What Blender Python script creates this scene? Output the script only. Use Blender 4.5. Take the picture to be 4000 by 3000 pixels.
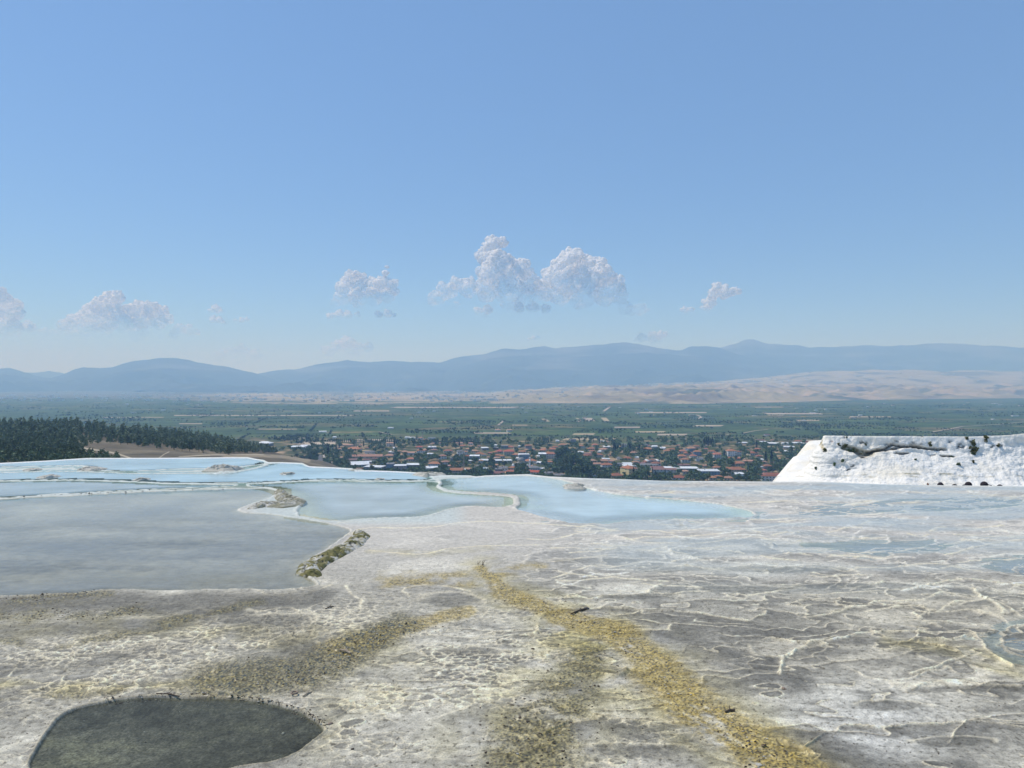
import bpy, math, random
import numpy as np

# ---------------------------------------------------------------- camera, sky, sun, exposure
SC = bpy.context.scene
for o in list(bpy.data.objects): bpy.data.objects.remove(o)
COL = SC.collection
F = 2773.0                      # focal length in photo pixels (4000 x 3000)
CH = 3.0                        # eye height above the travertine terrace (z = 0)
VZ = -130.0                     # valley floor
cam = bpy.data.cameras.new('camera'); cam_o = bpy.data.objects.new('camera', cam); COL.objects.link(cam_o)
cam.sensor_width = 36.0; cam.lens = 36.0*F/4000.0; cam.clip_start = 0.1; cam.clip_end = 120000
cam_o.location = (0, 0, CH); cam_o.rotation_euler = (math.radians(90), 0, 0)
SC.camera = cam_o
SUN_AZ, SUN_EL = math.radians(-70), math.radians(56)
world = bpy.data.worlds.new('World'); SC.world = world; world.use_nodes = True
wn = world.node_tree; bg = wn.nodes['Background']
sky = wn.nodes.new('ShaderNodeTexSky'); sky.sky_type = 'NISHITA'; sky.sun_disc = False
sky.sun_elevation = SUN_EL; sky.sun_rotation = SUN_AZ
sky.altitude = 1500; sky.air_density = 1.0; sky.dust_density = 0.1; sky.ozone_density = 6.0
tint = wn.nodes.new('ShaderNodeMix'); tint.data_type = 'RGBA'; tint.blend_type = 'MULTIPLY'; tint.inputs[0].default_value = 1; tint.inputs[7].default_value = (.87, .96, 1.05, 1)
flat = wn.nodes.new('ShaderNodeMix'); flat.data_type = 'RGBA'; flat.inputs[0].default_value = 0.5; flat.inputs[7].default_value = (1.5, 2.7, 4.95, 1)   # summer haze aloft evens the sky out
wn.links.new(sky.outputs[0], tint.inputs[6]); wn.links.new(tint.outputs[2], flat.inputs[6]); wn.links.new(flat.outputs[2], bg.inputs[0]); bg.inputs[1].default_value = 0.136
sl = bpy.data.lights.new('sun', 'SUN'); sl.energy = 3.5; sl.angle = math.radians(0.53); sl.color = (1.0, 0.96, 0.91)
so = bpy.data.objects.new('sun', sl); COL.objects.link(so)
so.rotation_euler = (math.pi/2-SUN_EL, 0, math.pi-SUN_AZ)
SC.view_settings.view_transform = 'Standard'; SC.view_settings.look = 'None'
SC.view_settings.exposure = 0.08; SC.view_settings.gamma = 1.0; SC.view_settings.use_curve_mapping = False
cy = SC.cycles
cy.max_bounces = 5; cy.diffuse_bounces = 2; cy.glossy_bounces = 2; cy.transmission_bounces = 2
cy.volume_bounces = 2; cy.transparent_max_bounces = 24; cy.use_denoising = True
try: cy.denoiser = 'OPENIMAGEDENOISE'
except Exception: pass

R = np.random.RandomState(7); random.seed(7)

# ---------------------------------------------------------------- noise and distance helpers
def _h(ix, iy, seed):
    a = ix*np.uint32(374761393)+iy*np.uint32(668265263)+np.uint32((seed*974634777) & 0xffffffff)
    a = (a ^ (a >> np.uint32(13)))*np.uint32(1274126177)
    return a ^ (a >> np.uint32(16))
_ga = np.arange(4096)*(2*np.pi/4096); _GX = np.cos(_ga).astype(np.float32)*1.5; _GY = np.sin(_ga).astype(np.float32)*1.5
def perlin(x, y, seed=0):
    x = np.asarray(x, float); y = np.asarray(y, float); x, y = np.broadcast_arrays(x, y)
    x0 = np.floor(x); y0 = np.floor(y); fx = (x-x0).astype(np.float32); fy = (y-y0).astype(np.float32)
    ix = x0.astype(np.int32).astype(np.uint32); iy = y0.astype(np.int32).astype(np.uint32)
    if x.ndim == 0: ix = np.array([ix]); iy = np.array([iy]); fx = np.array([fx]); fy = np.array([fy])
    def g(dx, dy):
        a = _h(ix+np.uint32(dx), iy+np.uint32(dy), seed) & np.uint32(4095)
        return _GX[a]*(fx-dx)+_GY[a]*(fy-dy)
    u = fx*fx*fx*(fx*(fx*6-15)+10); v = fy*fy*fy*(fy*(fy*6-15)+10)
    a = g(0, 0); b = g(1, 0); c = g(0, 1); d = g(1, 1); a = a+(b-a)*u; c = c+(d-c)*u
    r = a+(c-a)*v
    return float(r[0]) if x.ndim == 0 else r
def fbm(x, y, o=4, seed=0, gain=0.5):
    s = 0; a = 1.0; t = 0
    for i in range(o):
        s = s+a*perlin(x*2**i, y*2**i, seed+i*17); t += a; a *= gain
    return s/t
def ridged(x, y, o=4, seed=0):
    s = 0; a = 1.0; t = 0
    for i in range(o):
        s = s+a*(1-np.abs(perlin(x*2**i, y*2**i, seed+i*13))*1.6); t += a; a *= 0.5
    return s/t
def worley(x, y, seed=0):
    ix = np.floor(x).astype(np.int32); iy = np.floor(y).astype(np.int32)
    f1 = np.full(x.shape, 9.0); f2 = np.full(x.shape, 9.0); cid = np.zeros(x.shape)
    for dx in (-1, 0, 1):
        for dy in (-1, 0, 1):
            ua = (ix+dx).astype(np.uint32); ub = (iy+dy).astype(np.uint32); a = _h(ua, ub, seed)/4294967296.0; b = _h(ua, ub, seed+91)/4294967296.0
            d = np.hypot(ix+dx+a-x, iy+dy+b-y)
            n = d < f1
            f2 = np.where(n, f1, np.minimum(f2, d)); cid = np.where(n, a, cid); f1 = np.where(n, d, f1)
    return f1, f2, cid
def seg_dist(px, py, pts, closed=False):
    P = list(pts); n = len(P)
    best = np.full(px.shape, 1e9); tt = np.zeros(px.shape)
    for i in range(n if closed else n-1):
        ax, ay = P[i][:2]; bx, by = P[(i+1) % n][:2]
        dx, dy = bx-ax, by-ay; L = dx*dx+dy*dy+1e-12
        t = np.clip(((px-ax)*dx+(py-ay)*dy)/L, 0, 1)
        d = np.hypot(px-ax-t*dx, py-ay-t*dy); m = d < best
        best = np.where(m, d, best); tt = np.where(m, i+t, tt)
    return best, tt
def inside(px, py, P):
    c = np.zeros(px.shape, bool); n = len(P)
    for i in range(n):
        x0, y0 = P[i]; x1, y1 = P[(i+1) % n]
        if y0 == y1: continue
        m = ((y0 > py) != (y1 > py)) & (px < (x1-x0)*(py-y0)/(y1-y0)+x0); c ^= m
    return c
def sdf(px, py, P):
    d, _ = seg_dist(px, py, P, True)
    return np.where(inside(px, py, P), -d, d)
def sm(a, b, x):
    t = np.clip((x-a)/(b-a), 0, 1); return t*t*(3-2*t)
def mixc(c, d, m):
    return c*(1-m[..., None])+np.asarray(d)*m[..., None]
def smooth_pts(P, k=2, closed=True):
    P = [tuple(p) for p in P]
    for _ in range(k):
        Q = []; n = len(P)
        for i in range(n if closed else n-1):
            a = P[i]; b = P[(i+1) % n]
            Q += [(a[0]*.75+b[0]*.25, a[1]*.75+b[1]*.25), (a[0]*.25+b[0]*.75, a[1]*.25+b[1]*.75)]
        if not closed: Q = [P[0]]+Q+[P[-1]]
        P = Q
    return P
def gnd(u, v, z=0.0):           # the place on level z that the photo shows at pixel (u, v)
    Y = (CH-z)*F/(v-1500.0); return ((u-2000.0)/F*Y, Y)
def at(u, v, Y): return ((u-2000.0)/F*Y, Y, CH-(v-1500.0)/F*Y)
def interp(x, P):
    P = sorted(P); return np.interp(x, [p[0] for p in P], [p[1] for p in P])

# ---------------------------------------------------------------- object helpers
def new_mesh(name, V, Fc, mats=(), smooth=False, mi=None):
    me = bpy.data.meshes.new(name)
    V = np.asarray(V, dtype=np.float32)
    if isinstance(Fc, np.ndarray):
        n = Fc.shape[0]; k = Fc.shape[1]
        me.vertices.add(len(V)); me.vertices.foreach_set('co', V.ravel())
        me.loops.add(n*k); me.loops.foreach_set('vertex_index', Fc.astype(np.int32).ravel())
        me.polygons.add(n); me.polygons.foreach_set('loop_start', np.arange(0, n*k, k, dtype=np.int32))
        me.update(calc_edges=True); 
    else:
        me.from_pydata([tuple(map(float, v)) for v in V], [], Fc)
    for m in mats: me.materials.append(m)
    if mi is not None: me.polygons.foreach_set('material_index', np.asarray(mi, dtype=np.int32))
    me.polygons.foreach_set('use_smooth', np.full(len(me.polygons), smooth))
    me.update(); return me
def obj(name, me, parent=None, loc=None, rz=0, sc=None, label=None, cat=None, group=None, kind=None):
    o = bpy.data.objects.new(name, me); COL.objects.link(o)
    if parent: o.parent = parent
    if loc is not None: o.location = loc
    if rz: o.rotation_euler = (0, 0, rz)
    if sc is not None: o.scale = sc if hasattr(sc, '__len__') else (sc,)*3
    if label: o['label'] = label
    if cat: o['category'] = cat
    if group: o['group'] = group
    if kind: o['kind'] = kind
    return o
def grid_faces(r, c):
    i = np.arange(r-1)[:, None]*c+np.arange(c-1)[None, :]
    return np.stack([i, i+1, i+c+1, i+c], -1).reshape(-1, 4)
def set_col(me, name, C):
    a = me.attributes.new(name, 'FLOAT_COLOR', 'POINT')
    d = np.ones((len(me.vertices), 4), np.float32); d[:, :3] = np.asarray(C).reshape(-1, 3)
    a.data.foreach_set('color', d.ravel())
def set_f(me, name, C):
    a = me.attributes.new(name, 'FLOAT', 'POINT'); a.data.foreach_set('value', np.asarray(C, np.float32).ravel())

class MB:                       # collects simple shapes for one mesh
    def __init__(s): s.v = []; s.f = []; s.m = []
    def add(s, V, Fs, m=0):
        b = len(s.v); s.v += [tuple(v) for v in V]; s.f += [tuple(b+i for i in f) for f in Fs]; s.m += [m]*len(Fs)
    def box(s, x0, x1, y0, y1, z0, z1, m=0):
        s.add([(x0,y0,z0),(x1,y0,z0),(x1,y1,z0),(x0,y1,z0),(x0,y0,z1),(x1,y0,z1),(x1,y1,z1),(x0,y1,z1)],
              [(0,3,2,1),(4,5,6,7),(0,1,5,4),(1,2,6,5),(2,3,7,6),(3,0,4,7)], m)
    def lathe(s, prof, n=16, x=0, y=0, m=0, sq=1.0):
        V = []; Fs = []
        for r, z in prof:
            for i in range(n): a = 2*math.pi*i/n; V.append((x+r*math.cos(a), y+r*math.sin(a)*sq, z))
        for j in range(len(prof)-1):
            for i in range(n): Fs.append((j*n+i, j*n+(i+1) % n, (j+1)*n+(i+1) % n, (j+1)*n+i))
        Fs.append(tuple(range(n))[::-1]); Fs.append(tuple((len(prof)-1)*n+i for i in range(n)))
        s.add(V, Fs, m)
    def tube(s, a, b, r0, r1, n=6, m=0):
        a = np.array(a, float); b = np.array(b, float); d = b-a; d /= np.linalg.norm(d)+1e-9
        t = np.array([0, 0, 1.]) if abs(d[2]) < .9 else np.array([1., 0, 0])
        p = np.cross(d, t); p /= np.linalg.norm(p); q = np.cross(d, p); V = []
        for c, r in ((a, r0), (b, r1)):
            for i in range(n):
                w = 2*math.pi*i/n; V.append(tuple(c+r*(math.cos(w)*p+math.sin(w)*q)))
        s.add(V, [(i, (i+1) % n, n+(i+1) % n, n+i) for i in range(n)]+[tuple(range(n))[::-1], tuple(range(n, 2*n))], m)
    def mesh(s, name, mats, smooth=False): return new_mesh(name, s.v, s.f, mats, smooth, s.m)

# ---------------------------------------------------------------- materials
def mat(name, color=(.5, .5, .5), rough=0.8, attr=None, n1=None, n2=None, bump=None, spec=0.3, objvar=0.0, metal=0.0, wetattr=None, gen=False):
    """n = (scale, (r,g,b) second colour, lo, hi, detail); bump = [(scale, strength, distance)]"""
    m = bpy.data.materials.new(name); m.use_nodes = True; nt = m.node_tree; N = nt.nodes; L = nt.links
    b = N['Principled BSDF']; b.inputs['Roughness'].default_value = rough; b.inputs['Specular IOR Level'].default_value = spec
    b.inputs['Metallic'].default_value = metal
    tc = N.new('ShaderNodeTexCoord'); geo = N.new('ShaderNodeNewGeometry')
    co = tc.outputs['Object'] if gen else geo.outputs['Position']
    if attr:
        a = N.new('ShaderNodeAttribute'); a.attribute_name = attr; c = a.outputs['Color']
    else:
        a = N.new('ShaderNodeRGB'); a.outputs[0].default_value = (*color, 1); c = a.outputs[0]
    for n in (n1, n2):
        if not n: continue
        tx = N.new('ShaderNodeTexNoise'); tx.inputs['Scale'].default_value = n[0]; tx.inputs['Detail'].default_value = n[4] if len(n) > 4 else 4
        L.new(co, tx.inputs['Vector'])
        mr = N.new('ShaderNodeMapRange'); mr.inputs[1].default_value = n[2]; mr.inputs[2].default_value = n[3]; L.new(tx.outputs[0], mr.inputs[0])
        mx = N.new('ShaderNodeMix'); mx.data_type = 'RGBA'; L.new(mr.outputs[0], mx.inputs[0]); L.new(c, mx.inputs[6])
        if attr or (len(n) > 5 and n[5]): mx.blend_type = 'MULTIPLY'
        mx.inputs[7].default_value = (*n[1], 1); c = mx.outputs[2]
    if objvar:
        oi = N.new('ShaderNodeObjectInfo'); mr = N.new('ShaderNodeMapRange')
        mr.inputs[3].default_value = 1-objvar; mr.inputs[4].default_value = 1+objvar; L.new(oi.outputs['Random'], mr.inputs[0])
        hs = N.new('ShaderNodeHueSaturation'); L.new(mr.outputs[0], hs.inputs['Value']); L.new(c, hs.inputs['Color'])
        mr2 = N.new('ShaderNodeMapRange'); mr2.inputs[3].default_value = .5-objvar*.05; mr2.inputs[4].default_value = .5+objvar*.05
        wn_ = N.new('ShaderNodeTexWhiteNoise'); wn_.noise_dimensions = '1D'; L.new(oi.outputs['Random'], wn_.inputs['W']); L.new(wn_.outputs[0], mr2.inputs[0])
        L.new(mr2.outputs[0], hs.inputs['Hue']); c = hs.outputs[0]
    L.new(c, b.inputs['Base Color'])
    if wetattr:
        w = N.new('ShaderNodeAttribute'); w.attribute_name = wetattr
        mr = N.new('ShaderNodeMapRange'); mr.inputs[3].default_value = rough; mr.inputs[4].default_value = 0.22
        L.new(w.outputs['Fac'], mr.inputs[0]); L.new(mr.outputs[0], b.inputs['Roughness'])
        mr = N.new('ShaderNodeMapRange'); mr.inputs[3].default_value = spec; mr.inputs[4].default_value = 0.75
        L.new(w.outputs['Fac'], mr.inputs[0]); L.new(mr.outputs[0], b.inputs['Specular IOR Level'])
    prev = None
    for (s, st, dist, *rest) in (bump or []):
        tx = N.new('ShaderNodeTexNoise'); tx.inputs['Scale'].default_value = s; tx.inputs['Detail'].default_value = 3
        if rest: 
            mp = N.new('ShaderNodeMapping'); mp.inputs['Scale'].default_value = rest[0]; L.new(co, mp.inputs['Vector']); L.new(mp.outputs[0], tx.inputs['Vector'])
        else: L.new(co, tx.inputs['Vector'])
        bp = N.new('ShaderNodeBump'); bp.inputs['Strength'].default_value = st; bp.inputs['Distance'].default_value = dist
        L.new(tx.outputs[0], bp.inputs['Height'])
        if prev: L.new(prev, bp.inputs['Normal'])
        prev = bp.outputs[0]
    if prev: L.new(prev, b.inputs['Normal'])
    return m

M = {}
M['travertine'] = mat('travertine', attr='col', rough=0.75, wetattr='wet', n1=(70, (.62, .62, .63), .46, .66, 5), n2=(11, (.84, .84, .83), .42, .66, 6),
                      bump=[(18, .4, .015), (75, .6, .006)])
M['cliff'] = mat('white_travertine', attr='col', rough=0.85, n1=(1.2, (.9, .89, .86), .4, .75, 6), bump=[(1.6, .6, .5), (6, .5, .12)])
M['hill'] = mat('dry_hill', attr='col', rough=0.95, n1=(.06, (.72, .72, .7), .4, .7, 6), n2=(.6, (.7, .72, .66), .45, .7, 5), bump=[(.4, .4, .6)])
M['barren'] = mat('barren_hill', attr='col', rough=0.95, n1=(.004, (.8, .8, .82), .4, .7, 8), bump=[(.01, .5, 12)])
M['mountain'] = mat('mountain', attr='col', rough=0.95, n1=(.0012, (.7, .75, .75), .4, .7, 8))
M['roof_orange'] = mat('roof_tile_orange', (.36, .145, .075), .85, n1=(.5, (.24, .12, .08), .4, .75), objvar=.25, bump=[(3, .4, .1)])
M['roof_pale'] = mat('roof_tile_pale', (.42, .24, .16), .85, n1=(.5, (.3, .17, .11), .4, .75), objvar=.2, bump=[(3, .4, .1)])
M['roof_brown'] = mat('roof_tile_brown', (.2, .1, .085), .85, n1=(.4, (.13, .08, .07), .4, .75), objvar=.2)
M['roof_red'] = mat('roof_tile_red', (.42, .11, .06), .8, n1=(.5, (.3, .09, .06), .4, .75), objvar=.1)
M['roof_grey'] = mat('roof_grey', (.19, .19, .195), .8, n1=(.3, (.12, .12, .12), .4, .75), objvar=.2)
M['roof_white'] = mat('roof_white_sheet', (.72, .74, .75), .5, n1=(.25, (.55, .57, .58), .45, .75), objvar=.12)
M['wall_white'] = mat('wall_white', (.66, .66, .65), .8, n1=(.3, (.52, .52, .5), .45, .75), objvar=.12)
M['wall_cream'] = mat('wall_cream', (.5, .44, .34), .85, n1=(.3, (.4, .34, .27), .45, .75), objvar=.15)
M['wall_yellow'] = mat('wall_yellow', (.62, .55, .3), .85, n1=(.3, (.52, .45, .25), .45, .75))
M['wall_grey'] = mat('wall_grey', (.25, .26, .27), .85, n1=(.3, (.18, .18, .19), .45, .75), objvar=.2)
M['wall_blue'] = mat('wall_blue', (.2, .27, .36), .8, n1=(.3, (.15, .2, .28), .45, .75))
M['glass'] = mat('window_glass', (.03, .04, .05), .15, spec=.6)
M['frame'] = mat('window_frame', (.6, .6, .58), .6)
M['brown'] = mat('timber_dark', (.07, .05, .04), .8)
M['bark'] = mat('bark', (.1, .075, .055), .9, n1=(2, (.05, .04, .03), .4, .7))
M['pine'] = mat('pine_needles', (.17, .21, .11), .8, n1=(.6, (.09, .12, .065), .35, .7), objvar=.25, gen=True, spec=.2)
M['leaf'] = mat('broad_leaves', (.105, .15, .055), .75, n1=(.5, (.045, .075, .03), .35, .7), objvar=.3, gen=True, spec=.25)
M['leaf_light'] = mat('light_leaves', (.11, .13, .035), .75, n1=(.5, (.05, .07, .02), .35, .7), objvar=.2, gen=True, spec=.25)
M['cypress'] = mat('cypress_needles', (.018, .034, .016), .85, n1=(.8, (.01, .02, .01), .35, .7), objvar=.2, gen=True, spec=.15)
M['far_leaf'] = mat('plain_tree_leaves', (.04, .07, .032), .85, n1=(.05, (.065, .105, .04), .4, .7))
M['asphalt'] = mat('asphalt', (.13, .13, .13), .85, n1=(.3, (.1, .1, .1), .4, .7))
M['dirt'] = mat('pale_dirt', (.5, .42, .31), .9, n1=(.2, (.36, .3, .22), .4, .7))
M['kerb'] = mat('pale_pavement', (.48, .45, .38), .85, n1=(.3, (.34, .31, .27), .4, .7))
M['rock'] = mat('crusted_rock', attr='col', rough=.8, n1=(30, (.7, .7, .68), .35, .7, 5), bump=[(14, .7, .03), (60, .6, .01)])
M['skin'] = mat('skin', (.32, .17, .11), .6)
M['cloth_dark'] = mat('dark_cloth', (.03, .025, .03), .9)
M['cloth_red'] = mat('maroon_cloth', (.09, .03, .03), .9)
M['stick'] = mat('dry_wood', (.4, .33, .24), .85, n1=(20, (.22, .17, .12), .4, .7))
M['stone'] = mat('loose_stone', (.3, .23, .17), .85, n1=(20, (.2, .15, .12), .4, .7))
M['metal'] = mat('painted_steel', (.35, .3, .3), .5, metal=.3)
M['lead'] = mat('lead_dome', (.2, .215, .22), .5, n1=(.5, (.14, .15, .16), .4, .7))
M['tuft'] = mat('cliff_shrub', (.13, .14, .045), .85, n1=(3, (.05, .05, .02), .35, .7), gen=True)

def fresnel_water(name, tint, milky, diff=(.5, .7, .75), rough=.06, bumps=((3, .25, .02), (12, .3, .01)), ior=1.33):
    m = bpy.data.materials.new(name); m.use_nodes = True; nt = m.node_tree; N = nt.nodes; L = nt.links
    N.remove(N['Principled BSDF']); out = N['Material Output']
    tr = N.new('ShaderNodeBsdfTransparent'); tr.inputs[0].default_value = (*tint, 1)
    di = N.new('ShaderNodeBsdfDiffuse'); di.inputs[0].default_value = (*diff, 1)
    geo = N.new('ShaderNodeNewGeometry')
    tx = N.new('ShaderNodeTexNoise'); tx.inputs['Scale'].default_value = .5; tx.inputs['Detail'].default_value = 5; L.new(geo.outputs['Position'], tx.inputs['Vector'])
    mp = N.new('ShaderNodeMapRange'); mp.inputs[1].default_value = .3; mp.inputs[2].default_value = .7
    mp.inputs[3].default_value = max(0, milky-.22); mp.inputs[4].default_value = min(1, milky+.22); L.new(tx.outputs[0], mp.inputs[0])
    m1 = N.new('ShaderNodeMixShader'); L.new(tr.outputs[0], m1.inputs[1]); L.new(di.outputs[0], m1.inputs[2])
    da = N.new('ShaderNodeAttribute'); da.attribute_name = 'deep'; dm = N.new('ShaderNodeMath'); dm.operation = 'MULTIPLY'; L.new(mp.outputs[0], dm.inputs[0]); L.new(da.outputs['Fac'], dm.inputs[1]); L.new(dm.outputs[0], m1.inputs[0])
    gl = N.new('ShaderNodeBsdfGlossy'); gl.inputs['Roughness'].default_value = rough
    fr = N.new('ShaderNodeFresnel'); fr.inputs[0].default_value = ior
    prev = None
    for s, st, d in bumps:
        mpp = N.new('ShaderNodeMapping'); mpp.inputs['Scale'].default_value = (.45, 1, 1); mpp.inputs['Rotation'].default_value = (0, 0, .12); L.new(geo.outputs['Position'], mpp.inputs['Vector'])
        t2 = N.new('ShaderNodeTexNoise'); t2.inputs['Scale'].default_value = s; t2.inputs['Detail'].default_value = 3; L.new(mpp.outputs[0], t2.inputs['Vector'])
        bp = N.new('ShaderNodeBump'); bp.inputs['Strength'].default_value = st; bp.inputs['Distance'].default_value = d; L.new(t2.outputs[0], bp.inputs['Height'])
        if prev: L.new(prev, bp.inputs['Normal'])
        prev = bp.outputs[0]
    for n in (gl, fr): L.new(prev, n.inputs['Normal'])
    m2 = N.new('ShaderNodeMixShader'); L.new(fr.outputs[0], m2.inputs[0]); L.new(m1.outputs[0], m2.inputs[1]); L.new(gl.outputs[0], m2.inputs[2])
    L.new(m2.outputs[0], out.inputs[0]); return m
M['water_far'] = fresnel_water('milky_turquoise_water', (.85, .94, .95), .84, (.56, .735, .765), ior=1.25)
M['water_mid'] = fresnel_water('milky_pale_water', (.85, .92, .92), .68, (.56, .63, .61), ior=1.22)
M['water_shallow'] = fresnel_water('thin_run_off_water', (.88, .94, .95), .42, (.50, .555, .56), ior=1.25)
M['water_grey'] = fresnel_water('shallow_grey_water', (.95, .96, .95), .25, (.36, .385, .37), ior=1.2)
M['water_turq'] = fresnel_water('pale_turquoise_water', (.85, .93, .95), .8, (.60, .735, .74), ior=1.22)
M['water_dark'] = fresnel_water('clear_dark_water', (.85, .9, .87), .04, (.1, .11, .1), rough=.15, ior=1.10, bumps=((9, .3, .01), (40, .5, .006)))

# ---------------------------------------------------------------- travertine terrace
LIP = [(-3000,1815),(-800,1813),(0,1809),(180,1800),(339,1789.5),(650,1789),(967,1786),(1000,1793),(1030,1797),(1047,1806),(1100,1806),(1181,1809),(1208,1822),(1300,1826),
       (1375,1830),(1390,1838),(1452,1838),(1560,1842),(1665,1848),(1683,1859),(1760,1857),(1836,1858),(1859,1862),(1900,1858),(2059,1853),(2145,1862),(2271,1868),
       (2407,1872),(2588,1879),(3000,1882),(3203,1882),(3316,1888),(3452,1893),(3633,1896),(4000,1900),(4800,1906),(9000,1915)]
LU = np.array([p[0] for p in LIP], float); LV = np.array([p[1] for p in LIP], float)
def vlip(u): return np.interp(u, LU, LV)
us = np.concatenate([np.linspace(-3600, -260, 40)[:-1], np.linspace(-260, 4260, 1200), np.linspace(4260, 8000, 40)[1:]])
nr0 = 540
q = np.linspace(0, 1, nr0)
vb = 3120.0
Vn = vb+(vlip(us)[None, :]-vb)*(1-(1-q)**1.12)[:, None]
Un = np.repeat(us[None, :], nr0, 0)
# rows in front of the frame, towards the camera's feet
vpre = np.array([9800, 7000, 5600, 4800, 4200, 3800, 3550, 3380, 3250, 3180], float)
Vn = np.vstack([np.repeat(vpre[:, None], len(us), 1), Vn]); Un = np.vstack([np.repeat(us[None, :], len(vpre), 0), Un])
Yg = CH*F/(Vn-1500); Xg = (Un-2000)/F*Yg
U, V = Un, Vn

POOLS = {
 'S': dict(z=-.010, mat='water_mid', P=[(-900,1824),(0,1814),(339,1794),(967,1791),(1045,1810),(1206,1828),(1388,1844),(1660,1853),(1740,1878),(1722,1890),(1690,1884),(1480,1884),(1250,1880),(1095,1904),(940,1907),(500,1920),(150,1938),(0,1950),(-900,1972)]),
 'A': dict(z=.0, mat='water_far', P=[(-700,1818),(0,1811),(180,1802),(339,1791),(650,1790),(967,1787.5),(1000,1795),(1030,1799),(1044,1806),(1030,1812),(940,1821),(870,1830),(800,1829),(700,1830),(560,1838),(470,1839),(380,1836),(355,1824),(330,1816),(0,1824),(-700,1832)]),
 'B': dict(z=.0, mat='water_far', P=[(1049,1810),(1100,1808),(1181,1811),(1206,1824),(1300,1828),(1373,1832),(1388,1840),(1452,1840),(1560,1844),(1662,1850),(1680,1861),(1700,1868),(1660,1876),(1480,1877),(1400,1872),(1250,1873),(1160,1878),(1000,1886),(930,1884),(800,1888),(640,1886),(500,1878),(300,1872),(120,1874),(-500,1884),(-500,1850),(0,1846),(200,1842),(380,1842),(520,1852),(800,1848),(880,1850),(960,1838),(1047,1818)]),
 'E': dict(z=.0, mat='water_turq', P=[(1730,1884),(1712,1870),(1850,1864),(2000,1858),(2060,1857),(2160,1868),(2220,1878),(2290,1908),(2450,1938),(2630,1948),(2860,1975),(2960,2008),(2930,2024),(2750,2028),(2600,2030),(2470,2035),(2350,2050),(2240,2050),(2180,2035),(2080,2010),(2010,1990),(2028,1960),(2024,1940),(1990,1930),(1770,1920),(1712,1900)]),
 'D': dict(z=.0, mat='water_mid', P=[(940,1893),(1060,1888),(1250,1877),(1480,1882),(1690,1880),(1722,1886),(1704,1900),(1745,1924),(1990,1938),(2012,1950),(2000,1978),(1930,1982),(1830,1978),(1760,1988),(1700,2008),(1640,2020),(1450,2024),(1310,2038),(1220,2026),(1150,2012),(1180,1965),(1100,1910)]),
 'H': dict(z=.0, mat='water_mid', P=[(-600,1888),(120,1879),(300,1876),(500,1883),(640,1890),(800,1893),(925,1892),(900,1899),(700,1905),(500,1913),(300,1926),(150,1933),(0,1944),(-600,1962)]),
 'C': dict(z=.0, mat='water_grey', P=[(-900,1972),(0,1951),(150,1940),(300,1934),(500,1922),(700,1914),(940,1908),(1085,1908),(1080,1940),(960,1975),(925,1998),(1090,2012),(1200,2032),(1300,2046),(1368,2064),(1365,2078),(1330,2110),(1250,2160),(1172,2208),(1182,2240),(1238,2275),(1240,2292),(1100,2310),(900,2302),(700,2312),(420,2302),(330,2316),(0,2330),(-900,2350)]),
 'G': dict(z=-.008, mat='water_dark', P=[(108,2969),(154,2896),(212,2820),(271,2774),(384,2740),(588,2718),(768,2717),(1000,2734),(1136,2761),(1212,2797),(1271,2842),(1226,2883),(1149,2942),(1068,2973),(1000,2979),(913,2991),(760,3040),(480,3080),(200,3060),(118,3010)]),
 'J': dict(z=-.004, mat='water_shallow', P=[(3850,2440),(3920,2425),(4000,2410),(4500,2400),(4600,2560),(4200,2600),(3960,2600),(3880,2560),(3830,2500)]),
 'K': dict(z=-.004, mat='water_shallow', P=[(3180,2120),(3400,2100),(3700,2104),(3760,2120),(3700,2150),(3600,2178),(3400,2174),(3230,2150)]),
 'L': dict(z=-.004, mat='water_shallow', P=[(3750,2190),(3900,2164),(4300,2130),(4500,2250),(4100,2262),(3900,2240)]),
 'N': dict(z=-.004, mat='water_shallow', P=[(3050,1985),(3250,1960),(3500,1944),(3900,1936),(4100,1960),(3900,1992),(3500,2004),(3250,2024),(3080,2010)]),
}
# medium-scale warp keeps traced shores from looking drawn
H = 0.012*fbm(Xg*.5, Yg*.5, 3, 3)
C = np.ones(U.shape+(3,))*np.array([.34, .335, .315])
wet = np.zeros(U.shape)
grey = np.array([.17, .17, .165]); cream = np.array([.58, .55, .47]); white = np.array([.62, .61, .57]); dark = np.array([.10, .10, .095])
wx = Xg+.35*fbm(Xg*.7, Yg*.7, 3, 11); wy = Yg+.30*fbm(Xg*.7, Yg*.7, 3, 12)
big = fbm(Xg*.35, Yg*.5, 3, 21)
C = mixc(C, white, sm(.05, .45, big)*.65); C = mixc(C, grey, sm(.0, .4, -big)*.65)
def gradmag(p):
    dy = np.gradient(p, axis=0)/np.maximum(np.abs(np.hypot(np.gradient(Xg, axis=0), np.gradient(Yg, axis=0))), 1e-6)
    dx = np.gradient(p, axis=1)/np.maximum(np.abs(np.gradient(Xg, axis=1)), 1e-6)
    return np.hypot(dx, dy)+1e-6
wid = np.maximum(.012+.0042*np.maximum(Yg-5, 0), .80*np.abs(np.gradient(Yg, axis=0)))
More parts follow.
